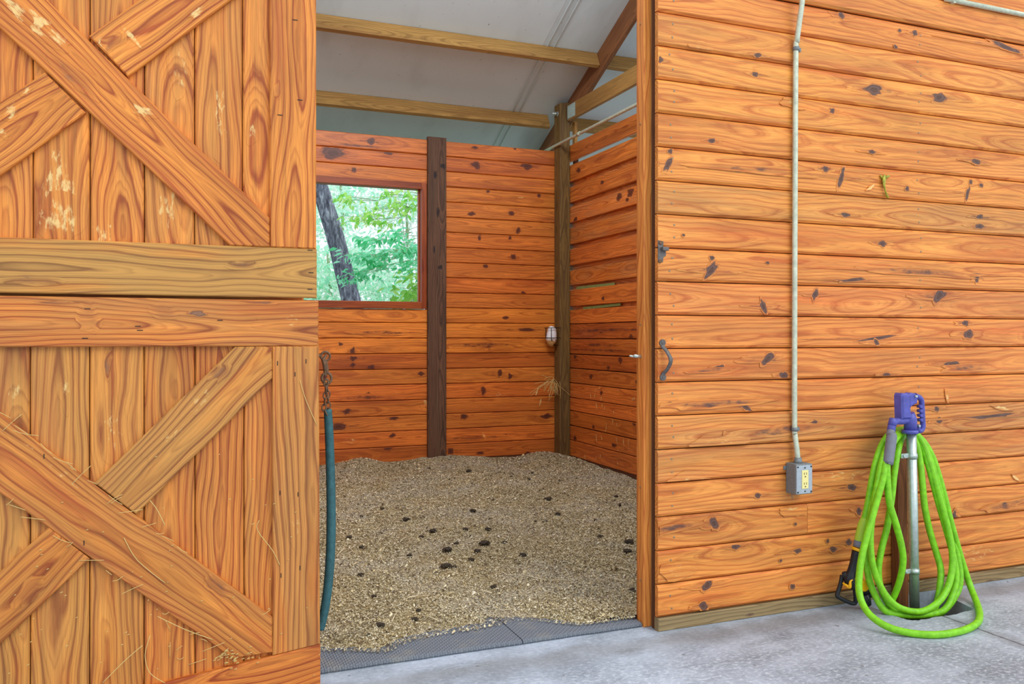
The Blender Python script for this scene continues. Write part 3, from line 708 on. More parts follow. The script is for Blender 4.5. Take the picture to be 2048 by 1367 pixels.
# second layer of boards behind the open slats
for k in range(2, 9):
    z1 = onX(1140, sy[k-1][1]-9, XS).z; z0 = onX(1140, sy[k][0]+9, XS).z
    mb.prism(rectX(yb_, YB+.03, z0, z1-.002, XS+.036), NS, .02, .003, (0, 1, 0), tint=(1.1, 1.1, 1.1), weather=.3)
# framing strip and foot board behind
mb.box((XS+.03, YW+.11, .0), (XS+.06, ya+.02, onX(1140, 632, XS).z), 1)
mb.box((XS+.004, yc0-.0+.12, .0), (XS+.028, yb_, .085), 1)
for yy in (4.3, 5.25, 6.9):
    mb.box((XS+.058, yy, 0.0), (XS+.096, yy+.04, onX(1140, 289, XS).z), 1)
tag(mb.build('wall_right', [M['inner'], M['hidden']]), 'orange side wall of the stall, open slats above and tight boards below', 'wall', kind='structure')
def strip(x0, x1, yt, yb2, lab):
    mb = MB(); p = [onX(x0, yt, XS+.012), onX(x1, yt-(x1-x0)*.11, XS+.012), onX(x1, yb2-(x1-x0)*.11, XS+.012), onX(x0, yb2, XS+.012)]
    mb.prism([p[3], p[2], p[1], p[0]], NS, .006, .001, (0, 1, 0))
    tag(mb.build('gap_strip', M['greenstrip']), lab, 'strip', 'pale green strips in the slat gaps')
strip(1153, 1228, 573, 579.5, 'upper pale green strip wedged in a gap of the side wall slats')
strip(1166, 1240, 613.5, 619, 'lower pale green strip wedged in a gap of the side wall slats')

# left stall wall (behind the doors)
mb = MB()
for k in range(18): mb.prism([(-.33, 2.95, .06+k*.132+.002), (-.33, YB, .06+k*.132+.002), (-.33, YB, .06+k*.132+.13), (-.33, 2.95, .06+k*.132+.13)], (1, 0, 0), .025, .004, (0, 1, 0))
mb.box((-.39, 2.94, 0), (-.356, YB, .9), 1)
tag(mb.build('wall_left', [M['inner'], M['hidden']]), 'orange board wall on the left side of the stall', 'wall', kind='structure')

# ================================================================== roof
r1 = onX(1134, 203.6, XS); r2_ = onX(1257, 0, XS); KS = (r2_.z-r1.z)/(r2_.y-r1.y)
def cz(y): return r1.z+KS*(y-r1.y)
al = math.atan(KS); RN = V((0, -math.sin(al), math.cos(al)))  # roof normal (up)
RD = V((0, math.cos(al), math.sin(al)))                        # along the slope
def on_roof(px, py):
    r = ray(px, py); t = (r1.z-KS*r1.y-CAMZ)/(r.z-KS*r.y); return V((r.x*t, r.y*t, CAMZ+r.z*t))
mb = MB(); YR0, YR1 = 3.3, 8.05
s1 = on_roof(1136, 4).x; s2 = on_roof(1003, 280).x; xsm = (s1+s2)/2
def slab(x0, x1, dz=0., th=.03, mi=0):
    pts = []
    for zz in (dz, dz+th):
        for y in (YR0, YR1):
            for x in (x0, x1): pts.append((x, y, cz(y)+zz))
    mb.hexa(pts, mi)
slab(-2.4, xsm-.05); slab(xsm-.05, xsm+.05, .004); slab(xsm+.05, 7.0)
for dx in (-.012, .05): mb.tube([(xsm+dx, YR0, cz(YR0)-.002), (xsm+dx+.004, 5.2, cz(5.2)-.004), (xsm+dx, YR1, cz(YR1)-.002)], .008, 8)
tag(mb.build('ceiling', M['sheet'], attrs=False), 'white insulation sheeting under the sloping stall roof with a seam', 'ceiling', kind='structure')
def member(name, p0, p1, up, h, w, mat, lab, cat, side=V((0, 0, 0)), **kw):
    """timber whose top centre line runs p0-p1, h deep along -up, w wide"""
    p0, p1, up = V(p0), V(p1), V(up).normalized(); d = (p1-p0).normalized(); s_ = d.cross(up).normalized()
    pts = [p + s_*sx*w/2 - up*hh for hh in (0, h) for sx in (-1, 1) for p in (p0, p1)]
    mb = MB(); mb.hexa(pts, 0, d, bev=.003, **kw)
    return tag(mb.build(name, mat), lab, cat)
H1 = .135
pu1 = on_roof(1190, 108); pu2 = on_roof(1104, 233)
def purlin(y, x0, x1, lab):
    member('roof_purlin', (x0, y, cz(y)-.002), (x1, y, cz(y)-.002), RN, H1, .038, M['beam'], lab, 'roof beam', tint=(1, 1, .98), weather=.1)
xr_l = XS+.004; xr_r = XS+.044
purlin(pu1.y, -2.3, xr_l-.002, 'upper long roof purlin crossing the stall left of the rafter'); purlin(pu2.y, -2.3, xc0-.004, 'lower long roof purlin ending at the corner post top')
purlin(pu1.y+.0, xr_r+.002, 6.9, 'upper purlin stub seen right of the rafter'); purlin(pu2.y+.0, xr_r+.03, 6.9, 'lower purlin stub seen behind the corner post')
p_a = V(((xr_l+xr_r)/2, 3.4, cz(3.4)-.003)); p_b = V(((xr_l+xr_r)/2, 8.0, cz(8.0)-.003))
member('rafter', p_a, p_b, RN, .185, .038, M['rafter'], 'brown sloping rafter running up behind the corner post', 'rafter', tint=(1, 1, 1))
zc_t = onX(1157, 203.6, XS).z; zc_b = onX(1141, 243.5, XS).z
ychord = yc0-.005+.02
member('tie_beam', (XS+.02-.04, yc0-.012, zc_t), (XS+.02-.04, 3.2, zc_t), UPZ, zc_t-zc_b, .036, M['beam'], 'raw timber tie beam running level from the corner post over the side wall', 'roof beam', tint=(1.02, 1, .96), weather=.1)
mb = MB(); y0p = yc0-.014
mb.prism([(XS-.0395, y0p, zc_b+.01), (XS-.0395, y0p-.16, zc_b+.012), (XS-.0395, y0p-.16, zc_t-.004), (XS-.0395, y0p, zc_t-.004)], NS, .0012, .0003, (0, 0, 1))
for a in range(7):
    for b in range(9): mb.box((XS-.0425, y0p-.012-a*.022-.003, zc_b+.02+b*.0125), (XS-.0405, y0p-.012-a*.022+.003, zc_b+.026+b*.0125), 0, bev=0)
tag(mb.build('truss_plate', M['galv']), 'toothed grey metal plate on the end of the tie beam', 'metal plate')
# pale stub stud seen beside the post top
mb = MB(); mb.box((XS+.034, yc0-.02, onX(1140, 289, XS).z+.002), (XS+.062, yc0+.03, zc_b-.0), 0, (0, 0, 1), tint=(1.15, 1.1, 1.0)); tag(mb.build('wall_stud', M['beam']), 'short pale stud between the side wall top and the tie beam', 'stud')
# conduit run along the top of the side wall
mb = MB(); XC = xc0-.016; zc = onX(1101, 296.5, XC).z
pa = onX(1101, 296.5, XC); pb = onX(1280, 205.5, XC)
d = (pb-pa); mb.tube([pa-d*.12, pa, pb, pb+d*.9], .0135, 12)
for u in (.35,): mb.tube([pa+d*(u), pa+d*(u+.03)], .018, 12)
tag(mb.build('roof_conduit', M['paintgalv']), 'grey conduit slanting past the corner post along the top of the side wall', 'conduit')
# ================================================================== the two door leaves
YP = YD+.020   # face of the vertical planks
def dq(px, py, Y=YD): return onY(px, py, Y)
xe_u, xe_l = dq(632.5, 300).x, dq(638.5, 1000).x
def door(name, lab, z0, z1):
    return empty(name, ((-.9+xe_u)/2, YP+.012, z0), lab, 'door', kind='structure')
DL = -.93
def planks(root, edges, z0, z1, tns, scf, heartv):
    mb = MB()
    for k, (a, b) in enumerate(zip(edges, edges[1:])):
        mb.prism(rectY(a+.0012, b-.0012, z0, z1, YP), NF, .024, .004, (0, 0, 1), tint=tns[k % len(tns)], weather=heartv[k % len(heartv)], heart=(rng.uniform(-.04, .04), rng.uniform(.02, .07)))
    for (px, py, a, b, an, vv, kd) in scf:
        v = ray(px, py).y/YP; mb.patch(onY(px, py, YP), b/v, a/v, an, kd, vv)
    mb.build('plank_panel', M['door'], root)
def piece(root, name, polypx, Y, grain, tn, weather=.0, pat=(), th=.02, heart=None, poly=None):
    mb = MB(); P = poly or [onY(x, y, Y) for x, y in polypx]
    mb.prism(P, NF, th, .0035, grain, tint=tn, weather=weather, heart=heart)
    g = V(grain).normalized()
    for q in pat:
        (px, py, a, b, an, vv, kd) = q[:7]
        v = ray(px, py).y/Y; mb.patch(onY(px, py, Y), a/v, b/v, an, kd, vv)
    return mb.build(name, M['door'], root)
def px_x(px, py=300, Y=None): return onY(px, py, Y or YP).x

# ---- upper leaf
zr0, zr1 = dq(600, 595).z, dq(600, 496.5).z          # bottom rail
zt0 = 2.50
U = door('door_1', 'upper orange door leaf with a plank cross brace, standing open', zr0, 3)
planks(U, [DL, px_x(-190), px_x(-60), px_x(66), px_x(180), px_x(289), px_x(389), px_x(485), px_x(575)], zr0+.03, 2.62,
       [(1, .95, .92), (1, 1, 1), (1.02, .95, .88), (1.05, 1.0, .92), (1.0, .95, .9), (1.02, .97, .93), (1, .94, .88), (1.0, .97, .92), (1.06, 1.06, 1)],
       [(120, 380, 38, 95, .05, .62, 'scuff'), (120, 440, 45, 50, 0, .6, 'scuff'), (335, 420, 30, 70, 0, .46, 'scuff'), (210, 460, 26, 36, 0, .5, 'scuff'), (360, 140, 20, 60, 0, .46, 'scuff'), (505, 265, 14, 28, 0, .6, 'scuff'), (440, 230, 20, 110, 0, .4, 'scuff'), (300, 260, 22, 70, 0, .45, 'scuff')],
       [.1, .2, .25, .28, .25, .3, .3, .15])
xst = px_x(540, 300, YD)
piece(U, 'rail', None, YD, (1, 0, 0), (.92, .95, .9), .62, [(60, 560, 60, 12, 0, .4, 'knot'), (490, 530, 34, 9, 0, .4, 'knot')], poly=rectY(DL, xe_u+.002, zr0, zr1, YD), heart=(.01, .03))
piece(U, 'rail', None, YD, (1, 0, 0), (1, 1, .95), .1, poly=rectY(DL, xe_u, zt0, zt0+.15, YD))
piece(U, 'stile', None, YD, (0, 0, 1), (1.02, 1.0, .95), .0, [(556, 180, 20, 8, 0, .35, 'knot')], poly=rectY(xst, xe_u, zr1+.001, zt0-.001, YD), heart=(.0, .035))
piece(U, 'stile', None, YD, (0, 0, 1), (1.02, 1.0, .95), .0, poly=rectY(DL, DL+.145, zr1+.001, zt0-.001, YD))
# crossing braces: the one falling to the right runs through
dirA = (dq(540, 435)-dq(95, 0)); dirB = (dq(278, 0)-dq(180, 70))
def ext(p, q, x):  # point on line p-q at world x
    u = (x-p.x)/(q.x-p.x); return p.lerp(q, u)
a1, a2 = dq(95, 0), dq(540, 436); b1, b2 = dq(0, 55), dq(464, 494)
xl = DL+.147
def clampz(p, q, z): u = (z-p.z)/(q.z-p.z); return p.lerp(q, u)
pa_ = clampz(a1, a2, zt0-.002); pb_ = clampz(b1, b2, zt0-.002)
piece(U, 'brace', None, YD, dirA, (1.0, .96, .9), .05,
      [(75, 45, 50, 24, 0, .72, 'scuff'), (30, 15, 40, 20, 0, .6, 'scuff'), (115, 75, 34, 16, 0, .62, 'scuff'), (287, 222, 26, 16, .2, .75, 'scuff'), (150, 150, 60, 20, 0, .35, 'knot')],
      poly=[pb_, clampz(b1, b2, zr1+.001), V((xst-.001, YD, zr1+.001)), ext(a1, a2, xst-.001), pa_], heart=(0, .03))
# rising brace, two halves butting on the through brace
def offl(p, d): return p + V((0, 0, d))
lu1, lu2 = dq(180, 70), dq(278, 0); ll1, ll2 = dq(258, 151), dq(460, 0)
pu_ = clampz(lu1, lu2, zt0-.002); pl_ = clampz(ll1, ll2, zt0-.002)
if pl_.x > xst: pl_ = V((xst-.001, YD, zt0-.002))
piece(U, 'brace', None, YD, dirB, (1.02, 1, .95), .1, [(205, 95, 26, 20, .6, .7, 'scuff'), (265, 75, 8, 26, 0, .8, 'scuff'), (395, 25, 24, 10, 0, .7, 'scuff'), (225, 82, 30, 15, 0, .4, 'knot')],
      poly=[dq(256, 152.5), ext(ll1, ll2, min(xst-.001, pl_.x)), pl_, pu_, dq(178, 71.5)], heart=(.01, .03))
lu1, lu2 = dq(0, 195), dq(168, 76); ll1, ll2 = dq(0, 350), dq(172, 224)
piece(U, 'brace', None, YD, dirB, (1.02, 1, .95), .1, [(22, 225, 24, 14, .6, .72, 'scuff'), (50, 180, 14, 10, 0, .7, 'scuff'), (5, 265, 10, 16, 0, .6, 'scuff')],
      poly=[clampz(ll1, ll2, zr1+.001), dq(90, 284), dq(170, 225.5), dq(90, 145), clampz(lu1, lu2, zr1+.26)][0:0] or [ext(ll1, ll2, xl), dq(171, 224.5), dq(89, 144+.0), ext(lu1, lu2, xl)], heart=(.01, .03))
# ---- lower leaf
zl1 = dq(600, 600.5).z; zl0 = dq(600, 691.5).z
Lr = door('door_2', 'lower orange door leaf with a plank cross brace and straw caught on it', .03, 1.3)
planks(Lr, [DL, px_x(-180, 900), px_x(-55, 900), px_x(60, 900), px_x(179, 900), px_x(288, 900), px_x(390, 900), px_x(488, 900), px_x(580, 900)], .05, zl1-.03,
       [(.92, .9, .92), (.9, .92, .94), (.9, .92, .9), (.97, .98, .92), (.95, .95, .92), (.92, .9, .88), (.92, .88, .86), (.92, .92, .92)],
       [(30, 790, 22, 60, 0, .42, 'scuff'), (230, 860, 30, 60, 0, .38, 'scuff'), (215, 730, 10, 30, 0, .5, 'knot'), (130, 770, 16, 60, 0, .4, 'scuff')], [.25, .35, .42, .4, .3, .25, .15, .25])
xsl = px_x(545.5, 1000, YD); brp, brq = dq(340, 1363), dq(640, 1288)
piece(Lr, 'rail', None, YD, (1, 0, 0), (.95, .9, .92), .36, [(396, 626, 22, 7, 0, .95, 'knot'), (175, 640, 28, 30, 0, .35, 'knot'), (330, 625, 30, 18, 0, .35, 'knot'), (110, 605, 40, 4, 0, .5, 'knot'), (520, 605, 40, 4, 0, .5, 'knot'), (560, 640, 60, 18, 0, .36, 'scuff')], poly=rectY(DL, xe_l-.002, zl0, zl1, YD), heart=(.02, .03))
zb = lambda x: ext(brp, brq, x).z
piece(Lr, 'rail', None, YD, (1, 0, .15), (.98, .86, .80), .05, poly=[V((DL+.5, YD, .02)), V((xe_l+.004, YD, .02)), V((xe_l+.004, YD, zb(xe_l+.004))), V((DL+.5, YD, zb(DL+.5)))], heart=(0, .03))
piece(Lr, 'stile', None, YD, (0, 0, 1), (.96, .93, .94), .4, [(590, 1050, 16, 50, 1.57, .35, 'scuff')], poly=[V((xsl, YD, zb(xsl)+.001)), V((xe_l+.003, YD, zb(xe_l)+.001)), V((xe_l-.001, YD, zl0-.001)), V((xsl, YD, zl0-.001))], heart=(.05, .05))
piece(Lr, 'stile', None, YD, (0, 0, 1), (1.0, .94, .9), .2, poly=rectY(DL, DL+.145, .15, zl0-.001, YD))
u1, u2 = dq(0, 828), dq(545.5, 1234); l1, l2 = dq(0, 986), dq(465, 1317)
dA = u2-u1
xcut = l2.x
piece(Lr, 'brace', None, YD, dA, (.93, .93, .93), .2, [(120, 950, 60, 20, 0, .4, 'scuff'), (430, 1170, 34, 18, 0, .45, 'knot'), (60, 900, 50, 12, 0, .35, 'scuff')],
      poly=[ext(l1, l2, xl), l2, V((xsl-.001, YD, zb(xsl)+.012)), ext(u1, u2, xsl-.001), ext(u1, u2, xl)], heart=(0, .045))
piece(Lr, 'brace', None, YD, dq(470.5, 692)-dq(191, 960), (.9, .92, .92), .45, [(440, 745, 30, 20, 0, .5, 'knot'), (330, 880, 60, 18, 0, .4, 'scuff'), (400, 800, 50, 20, 0, .42, 'scuff')],
      poly=[dq(272.5, 1028.5), dq(544.5, 756), V((xsl-.001, YD, zl0-.001)), dq(470.5, 693), dq(189, 965.5)], heart=(.02, .04))
m1, m2 = dq(181, 1117.6), dq(0, 1288); n1_, n2_ = dq(96, 1053), dq(0, 1141)
piece(Lr, 'brace', None, YD, dq(470.5, 692)-dq(191, 960), (.9, .88, .86), .25, [(60, 1180, 40, 20, 0, .4, 'knot')],
      poly=[V((ext(m1, m2, DL+.3).x, YD, ext(m1, m2, DL+.3).z)), dq(180, 1117.2), dq(97.5, 1054.5), ext(n1_, n2_, DL+.25)], heart=(.0, .04))
mb = MB()
# staples and small nails in the frames
for (px, py) in [(175,617),(276,652),(170,676),(555,726),(590,748),(612,722),(560,985),(596,988),(562,1150),(600,1135),(88,912),(168,1085),(590,40),(600,200),(560,230),(620,500),(622,545),(620,578),(280,660),(440,640)]:
    p = dq(px, py); mb.box((p.x-.008, YD-.0012, p.z-.0012), (p.x+.008, YD+.001, p.z+.0012), 0, bev=0) if py < 720 else mb.box((p.x-.0012, YD-.0012, p.z-.007), (p.x+.0012, YD+.001, p.z+.007), 0, bev=0)
mb.build('staples', M['wire'], Lr)
# straw caught on the lower leaf
mb = MB(); r3 = random.Random(11)
for k in range(46):
    u = r3.random()
    if k < 20: q = ext(u1, u2, u1.x+(u2.x-u1.x)*u); q = q + V((0, -.012, .004))
    elif k < 34: q = l1.lerp(l2, u)+V((0, -.002, -.004))
    else: q = dq(r3.uniform(280, 540), r3.uniform(1180, 1350), YP-.004)
    an = r3.uniform(-.8, .8) if k < 34 else r3.uniform(0, 3.1); L = r3.uniform(.006, .035)
    q.y = min(q.y, YD-.003) if k < 34 else YP-.004
    d = V((math.cos(an)*L, r3.uniform(-.004, 0), math.sin(an)*L))
    mb.tube([q-d, q+V((0, -.003, r3.uniform(-.004, .004))), q+d], .0009, 5, smooth=3)
for pts in ([(560,1130),(545,1100),(515,1060),(518,1040)], [(300,1270),(290,1310),(300,1345),(330,1365)], [(205,1365),(250,1320),(285,1290)], [(315,1232),(370,1258),(425,1278)], [(600,760),(612,800),(634,850)], [(300,1000),(315,1020),(330,1050)], [(248,1075),(275,1120),(330,1165)]):
    mb.tube([onY(x, y, YD-.004) for x, y in pts], .0012, 5, smooth=4)
for k in range(60):
    q = dq(r3.uniform(0, 640), r3.uniform(900, 1360), YD-.0018); s = r3.uniform(.0015, .004)
    if q.z < .05: continue
    mb.tube([q-V((s, 0, s*.3)), q+V((s, 0, s*.5))], .0012, 4)
for k in range(40):
    q = dq(r3.gauss(465, 22), r3.gauss(1316, 9), YD-.003); mb.tube([q-V((.004, 0, .001)), q+V((.004, -.002, .002))], .0014, 4)
tag(mb.build('straw', M['straw'], attrs=False), 'loose straw and chaff caught on the lower door leaf', 'straw', kind='stuff')

# ================================================================== stall guard chain
YC = 2.865
e0 = onY(651, 712, YC)
mb = MB(); mb.tube([(XL1-.004, YC, e0.z+.002), (e0.x-.014, YC, e0.z+.002)], .005, 10)
mb.tube([e0+V((math.cos(t_)*.015, 0, math.sin(t_)*.015)) for t_ in [2*math.pi*k/20 for k in range(20)]], .004, 8, closed=True)
tag(mb.build('screw_eye', M['rust']), 'rusty screw eye beside the lower door leaf holding the snap hook', 'hook')
G = empty('stall_guard', onY(655, 1240, YC), 'rusty chain in a teal rubber sleeve hanging down beside the lower door', 'chain')
mb = MB(); hk = [onY(x, y, YC-.004) for x, y in [(648, 722), (648, 708), (655, 706), (660, 713), (656, 722)]]
hk = [e0+V((-.008, -.002, -.012)), e0+V((-.006, -.008, -.022)), onY(650, 740, YC), onY(651, 752, YC)]
mb.tube([e0+V((.004, 0, .006))]+hk, [.004, .006, .0065, .006, .005], 10, smooth=4)
rc = onY(653.5, 756, YC); mb.tube([rc+V((math.cos(t_)*.016, 0, math.sin(t_)*.018)) for t_ in [2*math.pi*k/20 for k in range(20)]], .0045, 8, closed=True)
mb.tube([onY(651, 722, YC), onY(654, 738, YC), onY(653, 746, YC)], .006, 8, smooth=3)
mb.build('snap_hook', M['rust'], G)
def chain(pts, Y, L=.024, r=.0025):
    mb = MB(); P = [onY(x, y, Y) for x, y in pts]; seg = []; 
    tot = sum((b-a).length for a, b in zip(P, P[1:])); n = max(2, int(tot/(L*.72)))
    for k in range(n+1):
        d = tot*k/n; i = 0
        while i < len(P)-2 and d > (P[i+1]-P[i]).length: d -= (P[i+1]-P[i]).length; i += 1
        c = P[i].lerp(P[i+1], min(1, d/(P[i+1]-P[i]).length)); t_ = (P[i+1]-P[i]).normalized(); sd = V((0, 1, 0)) if k % 2 else t_.cross(V((0, 1, 0)))
        mb.tube([c+t_*math.cos(a_)*L*.5+sd*math.sin(a_)*L*.3 for a_ in [2*math.pi*q/14 for q in range(14)]], r, 6, closed=True)
    return mb
c1 = chain([(653, 764), (656, 790), (657, 822)], YC); c2 = chain([(652, 766), (651, 790), (649, 806), (648, 818), (652, 826)], YC-.006)
mb = MB()
for c_ in (c1, c2):
    b0 = len(mb.v); mb.v += c_.v; mb.wc += c_.wc; mb.tint += c_.tint; mb.knot += c_.knot; mb.scuff += c_.scuff; mb.mi += c_.mi; mb.smooth += c_.smooth; mb.f += [tuple(i+b0 for i in f) for f in c_.f]
mb.build('chain', M['rust'], G)
mb = MB(); sp = [(655.5, 818), (658, 860), (660.5, 930), (662, 1000), (662, 1070), (659.5, 1130), (655, 1180), (648, 1225), (640, 1258)]
mb.tube([onY(x, y, YC) for x, y in sp], [.0135, .0148, .0152, .0156, .016, .0158, .0155, .015, .0145], 16, smooth=5)
mb.build('rubber_sleeve', M['teal'], G)

# ================================================================== things on the front wall
def xw(px, py=700, Y=YW): return onY(px, py, Y).x
# conduit and outlet box
YK = YW-.020
K = empty('wall_conduit', onY(1592, 925, YK), 'grey vertical conduit on the front wall with offset bends at both ends', 'conduit')
mb = MB(); mb.tube([onY(1606, -40, YK-.03), onY(1604, 5, YK-.026), onY(1598.5, 45, YK-.014), onY(1593.5, 85, YK+.002), onY(1591.5, 112, YK+.004), onY(1590, 400, YK+.004), onY(1589, 700, YK+.004), onY(1589, 850, YK+.004), onY(1590, 870, YK+.003), onY(1594.5, 905, YK-.006), onY(1596, 930, YK-.008)], .0112, 14, smooth=4)
mb.build('pipe', M['paintgalv'], K)
for (px, py) in ((1592.5, 98), (1589.5, 858)):
    p = onY(px, py, YK+.003); mb = MB(); mb.tube([p-V((0, 0, .008)), p+V((0, 0, .008))], .0135, 14); mb.box((p.x-.004, p.y, p.z-.008), (p.x+.026, YW+.001, p.z+.008), 0, bev=.001); mb.disc(p+V((.02, .012, 0)), NF, .005, .003)
    mb.build('strap', M['cast'], K)
Bx = empty('outlet_box', onY(1600, 988, YW), 'grey weathered metal outlet box with an ivory duplex receptacle', 'outlet')
YBX = YW-.062
bx0, bx1 = onY(1591.5, 950, YBX).x, onY(1624, 950, YBX).x; bz0, bz1 = onY(1607, 988, YBX).z, onY(1607, 927, YBX).z
mb = MB(); mb.box((bx0, YBX, bz0), (bx1, YW-.001, bz1), 0, bev=.004)
mb.box((bx0-.012, YW-.005, bz1-.03), (bx0+.001, YW, bz1-.014), 0, bev=.001); mb.box((bx1-.001, YW-.005, bz1-.024), (bx1+.014, YW, bz1-.01), 0, bev=.001)
p = onY(1596, 927, YK-.008); mb.lathe((p.x, p.y, bz1-.002), UPZ, [(0, .017), (.012, .017), (.014, .0145), (.024, .0145)], 14)
mb.tube([(bx0+.008, YW-.03, bz0+.002), (bx0+.006, YW-.032, bz0-.012), (bx0+.01, YW-.03, bz0-.022)], .0016, 6)
mb.build('box_body', M['cast'], Bx)
mb = MB(); mb.box((bx0+.002, YBX-.004, bz0+.003), (bx1-.002, YBX+.001, bz1-.006), 0, bev=.002); cxp = (bx0+bx1)/2+.002
for zz in (bz0+.013, bz1-.016): mb.disc((cxp, YBX-.0035, zz), NF, .0035, .002, 8, 1)
for xx in (bx0+.008, bx1-.008):
    for zz in (bz0+.01, bz1-.012): mb.disc((xx, YBX-.0035, zz), NF, .004, .002, 8, 1)
mb.build('cover_plate', [M['plate'], M['screw']], Bx)
mb = MB(); iz0, iz1 = bz0+.024, bz1-.026; iw = .0165
mb.box((cxp-iw, YBX-.0065, iz0), (cxp+iw, YBX-.003, iz1), 0, bev=.0015)
mb.build('receptacle', M['ivory'], Bx)
for cz_ in (iz0+(iz1-iz0)*.26, iz0+(iz1-iz0)*.80):
    mb = MB()
    for dx in (-.0055, .0055): mb.box((cxp+dx-.0012, YBX-.0069, cz_-.003), (cxp+dx+.0012, YBX-.006, cz_+.006), 0, bev=0)
    mb.disc((cxp, YBX-.0062, cz_-.011), NF, .003, .0008, 10)
    mb.build('socket', M['screw'], Bx)

# conduit along the top right
mb = MB(); a_, b_ = onY(1898, -1, YW-.022), onY(2048, 26, YW-.022); zc_ = a_.z
mb.tube([(a_.x-.02, YW-.022, zc_), (XR1-.2, YW-.022, zc_)], .0112, 12); mb.box((a_.x+.02, YW-.03, zc_-.014), (a_.x+.036, YW-.011, zc_+.03), 0, bev=.001)
tag(mb.build('wall_conduit', M['paintgalv']), 'pale conduit running level along the top of the front wall', 'conduit')
# pull handle
H = empty('pull_handle', onY(1326, 760, YW), 'dark iron pull handle screwed to the end of the front wall boards', 'handle')
mb = MB(); h0, h1 = onY(1324, 688, YW), onY(1325, 752, YW)
P = [h0+V((0, -.004, .012)), h0+V((0, -.005, -.008)), h0+V((.010, -.022, -.03)), h0.lerp(h1, .5)+V((.016, -.036, 0)), h1+V((.010, -.022, .03)), h1+V((0, -.005, .008)), h1+V((0, -.004, -.016))]
mb.tube(P, [.009, .009, .008, .0085, .008, .009, .009], 10, smooth=6, sec=(.55, 1.0)); mb.build('grip', M['iron'], H)
for q in (h0+V((0, 0, .006)), h1+V((0, 0, -.004))):
    mb = MB(); mb.tube([q+V((0, -.0, 0)), q+V((0, -.006, 0))], .0135, 16); mb.disc(q+V((.0, -.006, 0)), NF, .006, .004, 10); mb.build('mounting_foot', M['iron'], H)
# latch keeper
Lk = empty('latch_keeper', onY(1324, 527, YW), 'small corroded latch plate on the board edge above the pull handle', 'latch')
mb = MB()
mb.prism([onY(x, y, YW-.003) for x, y in [(1316.5, 524), (1326, 524), (1327, 514), (1332, 511), (1332, 503), (1327, 500), (1327, 482), (1316.5, 480)]][:8], NF, .004, .0008, (0, 0, 1))
mb.build('plate', M['iron'], Lk)
for (px, py) in ((1321, 485), (1320, 522)): mb = MB(); mb.disc(onY(px, py, YW-.003), NF, .0075, .004, 12); mb.build('screw', M['rust'], Lk)
mb = MB(); q = onY(1327, 497, YW-.004); mb.box((q.x-.012, YW-.02, q.z-.009), (q.x+.016, YW-.002, q.z+.006), 0, bev=.003); mb.build('hasp', M['iron'], Lk)
# steel pin in the jamb
mb = MB(); q = onX(1281, 712.5, XJ-.027); mb.tube([q+V((.004, 0, 0)), q+V((-.03, 0, .002))], .0065, 10); mb.tube([q+V((-.028, 0, .0)), q+V((-.048, .004, .003))], [.005, .003], 8)
tag(mb.build('latch_pin', M['galv']), 'small steel pin sticking out of the orange door jamb', 'pin')
# torn scrap of tape
mb = MB(); Yt = YW-.004
mb.tube([onY(1770, 352, Yt), onY(1768, 362, Yt-.006), onY(1769, 374, Yt-.004)], [.012, .016, .007], 10, smooth=3, sec=(1, .35))
mb.tube([onY(1769, 372, Yt-.003), onY(1770, 380, Yt-.005), onY(1774, 392, Yt-.003), onY(1776, 396, Yt)], [.006, .0045, .007, .004], 8, smooth=3, sec=(1, .5))
mb.tube([onY(1770, 356, Yt), onY(1776, 352, Yt-.002), onY(1779, 352, Yt)], [.007, .005, .003], 8); mb.tube([onY(1766, 358, Yt), onY(1762, 352, Yt-.002), onY(1760, 350, Yt)], [.006, .004, .003], 8)
tag(mb.build('tape_scrap', M['tape']), 'torn scrap of olive tape stuck on the upper front wall', 'scrap')

# salt block in wire holder
SB = V(onY(1105.5, 672, yc0-.02)); SB.y = yc0-.02
sx = xc0-.062; sz0 = onY(1105, 689, SB.y).z; sz1 = onY(1105, 652.5, SB.y).z; hh = sz1-sz0; cy_ = yc0+.045
S = empty('salt_block', (sx, cy_, sz0), 'white salt lick block with a brown worn base beside the corner post', 'salt block')
mb = MB(); mb.tube([(sx+.012, cy_, sz0), (sx+.004, cy_, sz0+.006), (sx-.004, cy_, sz0+hh*.3), (sx, cy_, sz0+hh*.6), (sx+.004, cy_, sz0+hh*.9), (sx+.008, cy_, sz0+hh)], [.012, .036, .05, .046, .036, .018], 18, smooth=4, sec=(1, .95))
so_ = mb.build('block', M['salt'], S)
for v in so_.data.vertices: v.co += v.co.normalized()*.004*mnoise.noise(v.co*40)
mb = MB(); r_ = .058
for zz, kx in ((sz1-.012, 1), (sz0+hh*.38, 1)):
    mb.tube([(xc0+.002, cy_+r_, zz), (sx-.03, cy_+r_*.9, zz), (sx-r_, cy_+r_*.5, zz), (sx-r_, cy_-r_*.5, zz), (sx-.03, cy_-r_, zz), (xc0+.0, cy_-r_, zz)], .0032, 6)
for (dx, dy) in ((-.03, -r_), (-r_, 0), (-.03, r_)):
    mb.tube([(sx+dx, cy_+dy, sz1-.012), (sx+dx, cy_+dy, sz0+hh*.38), (sx+.0, cy_+dy*.3, sz0-.004), (xc0, cy_, sz0-.006)], .0032, 6)
tag(mb.build('wire_holder', M['wire']), 'dark wire holder on the corner post cradling the white salt block', 'holder')
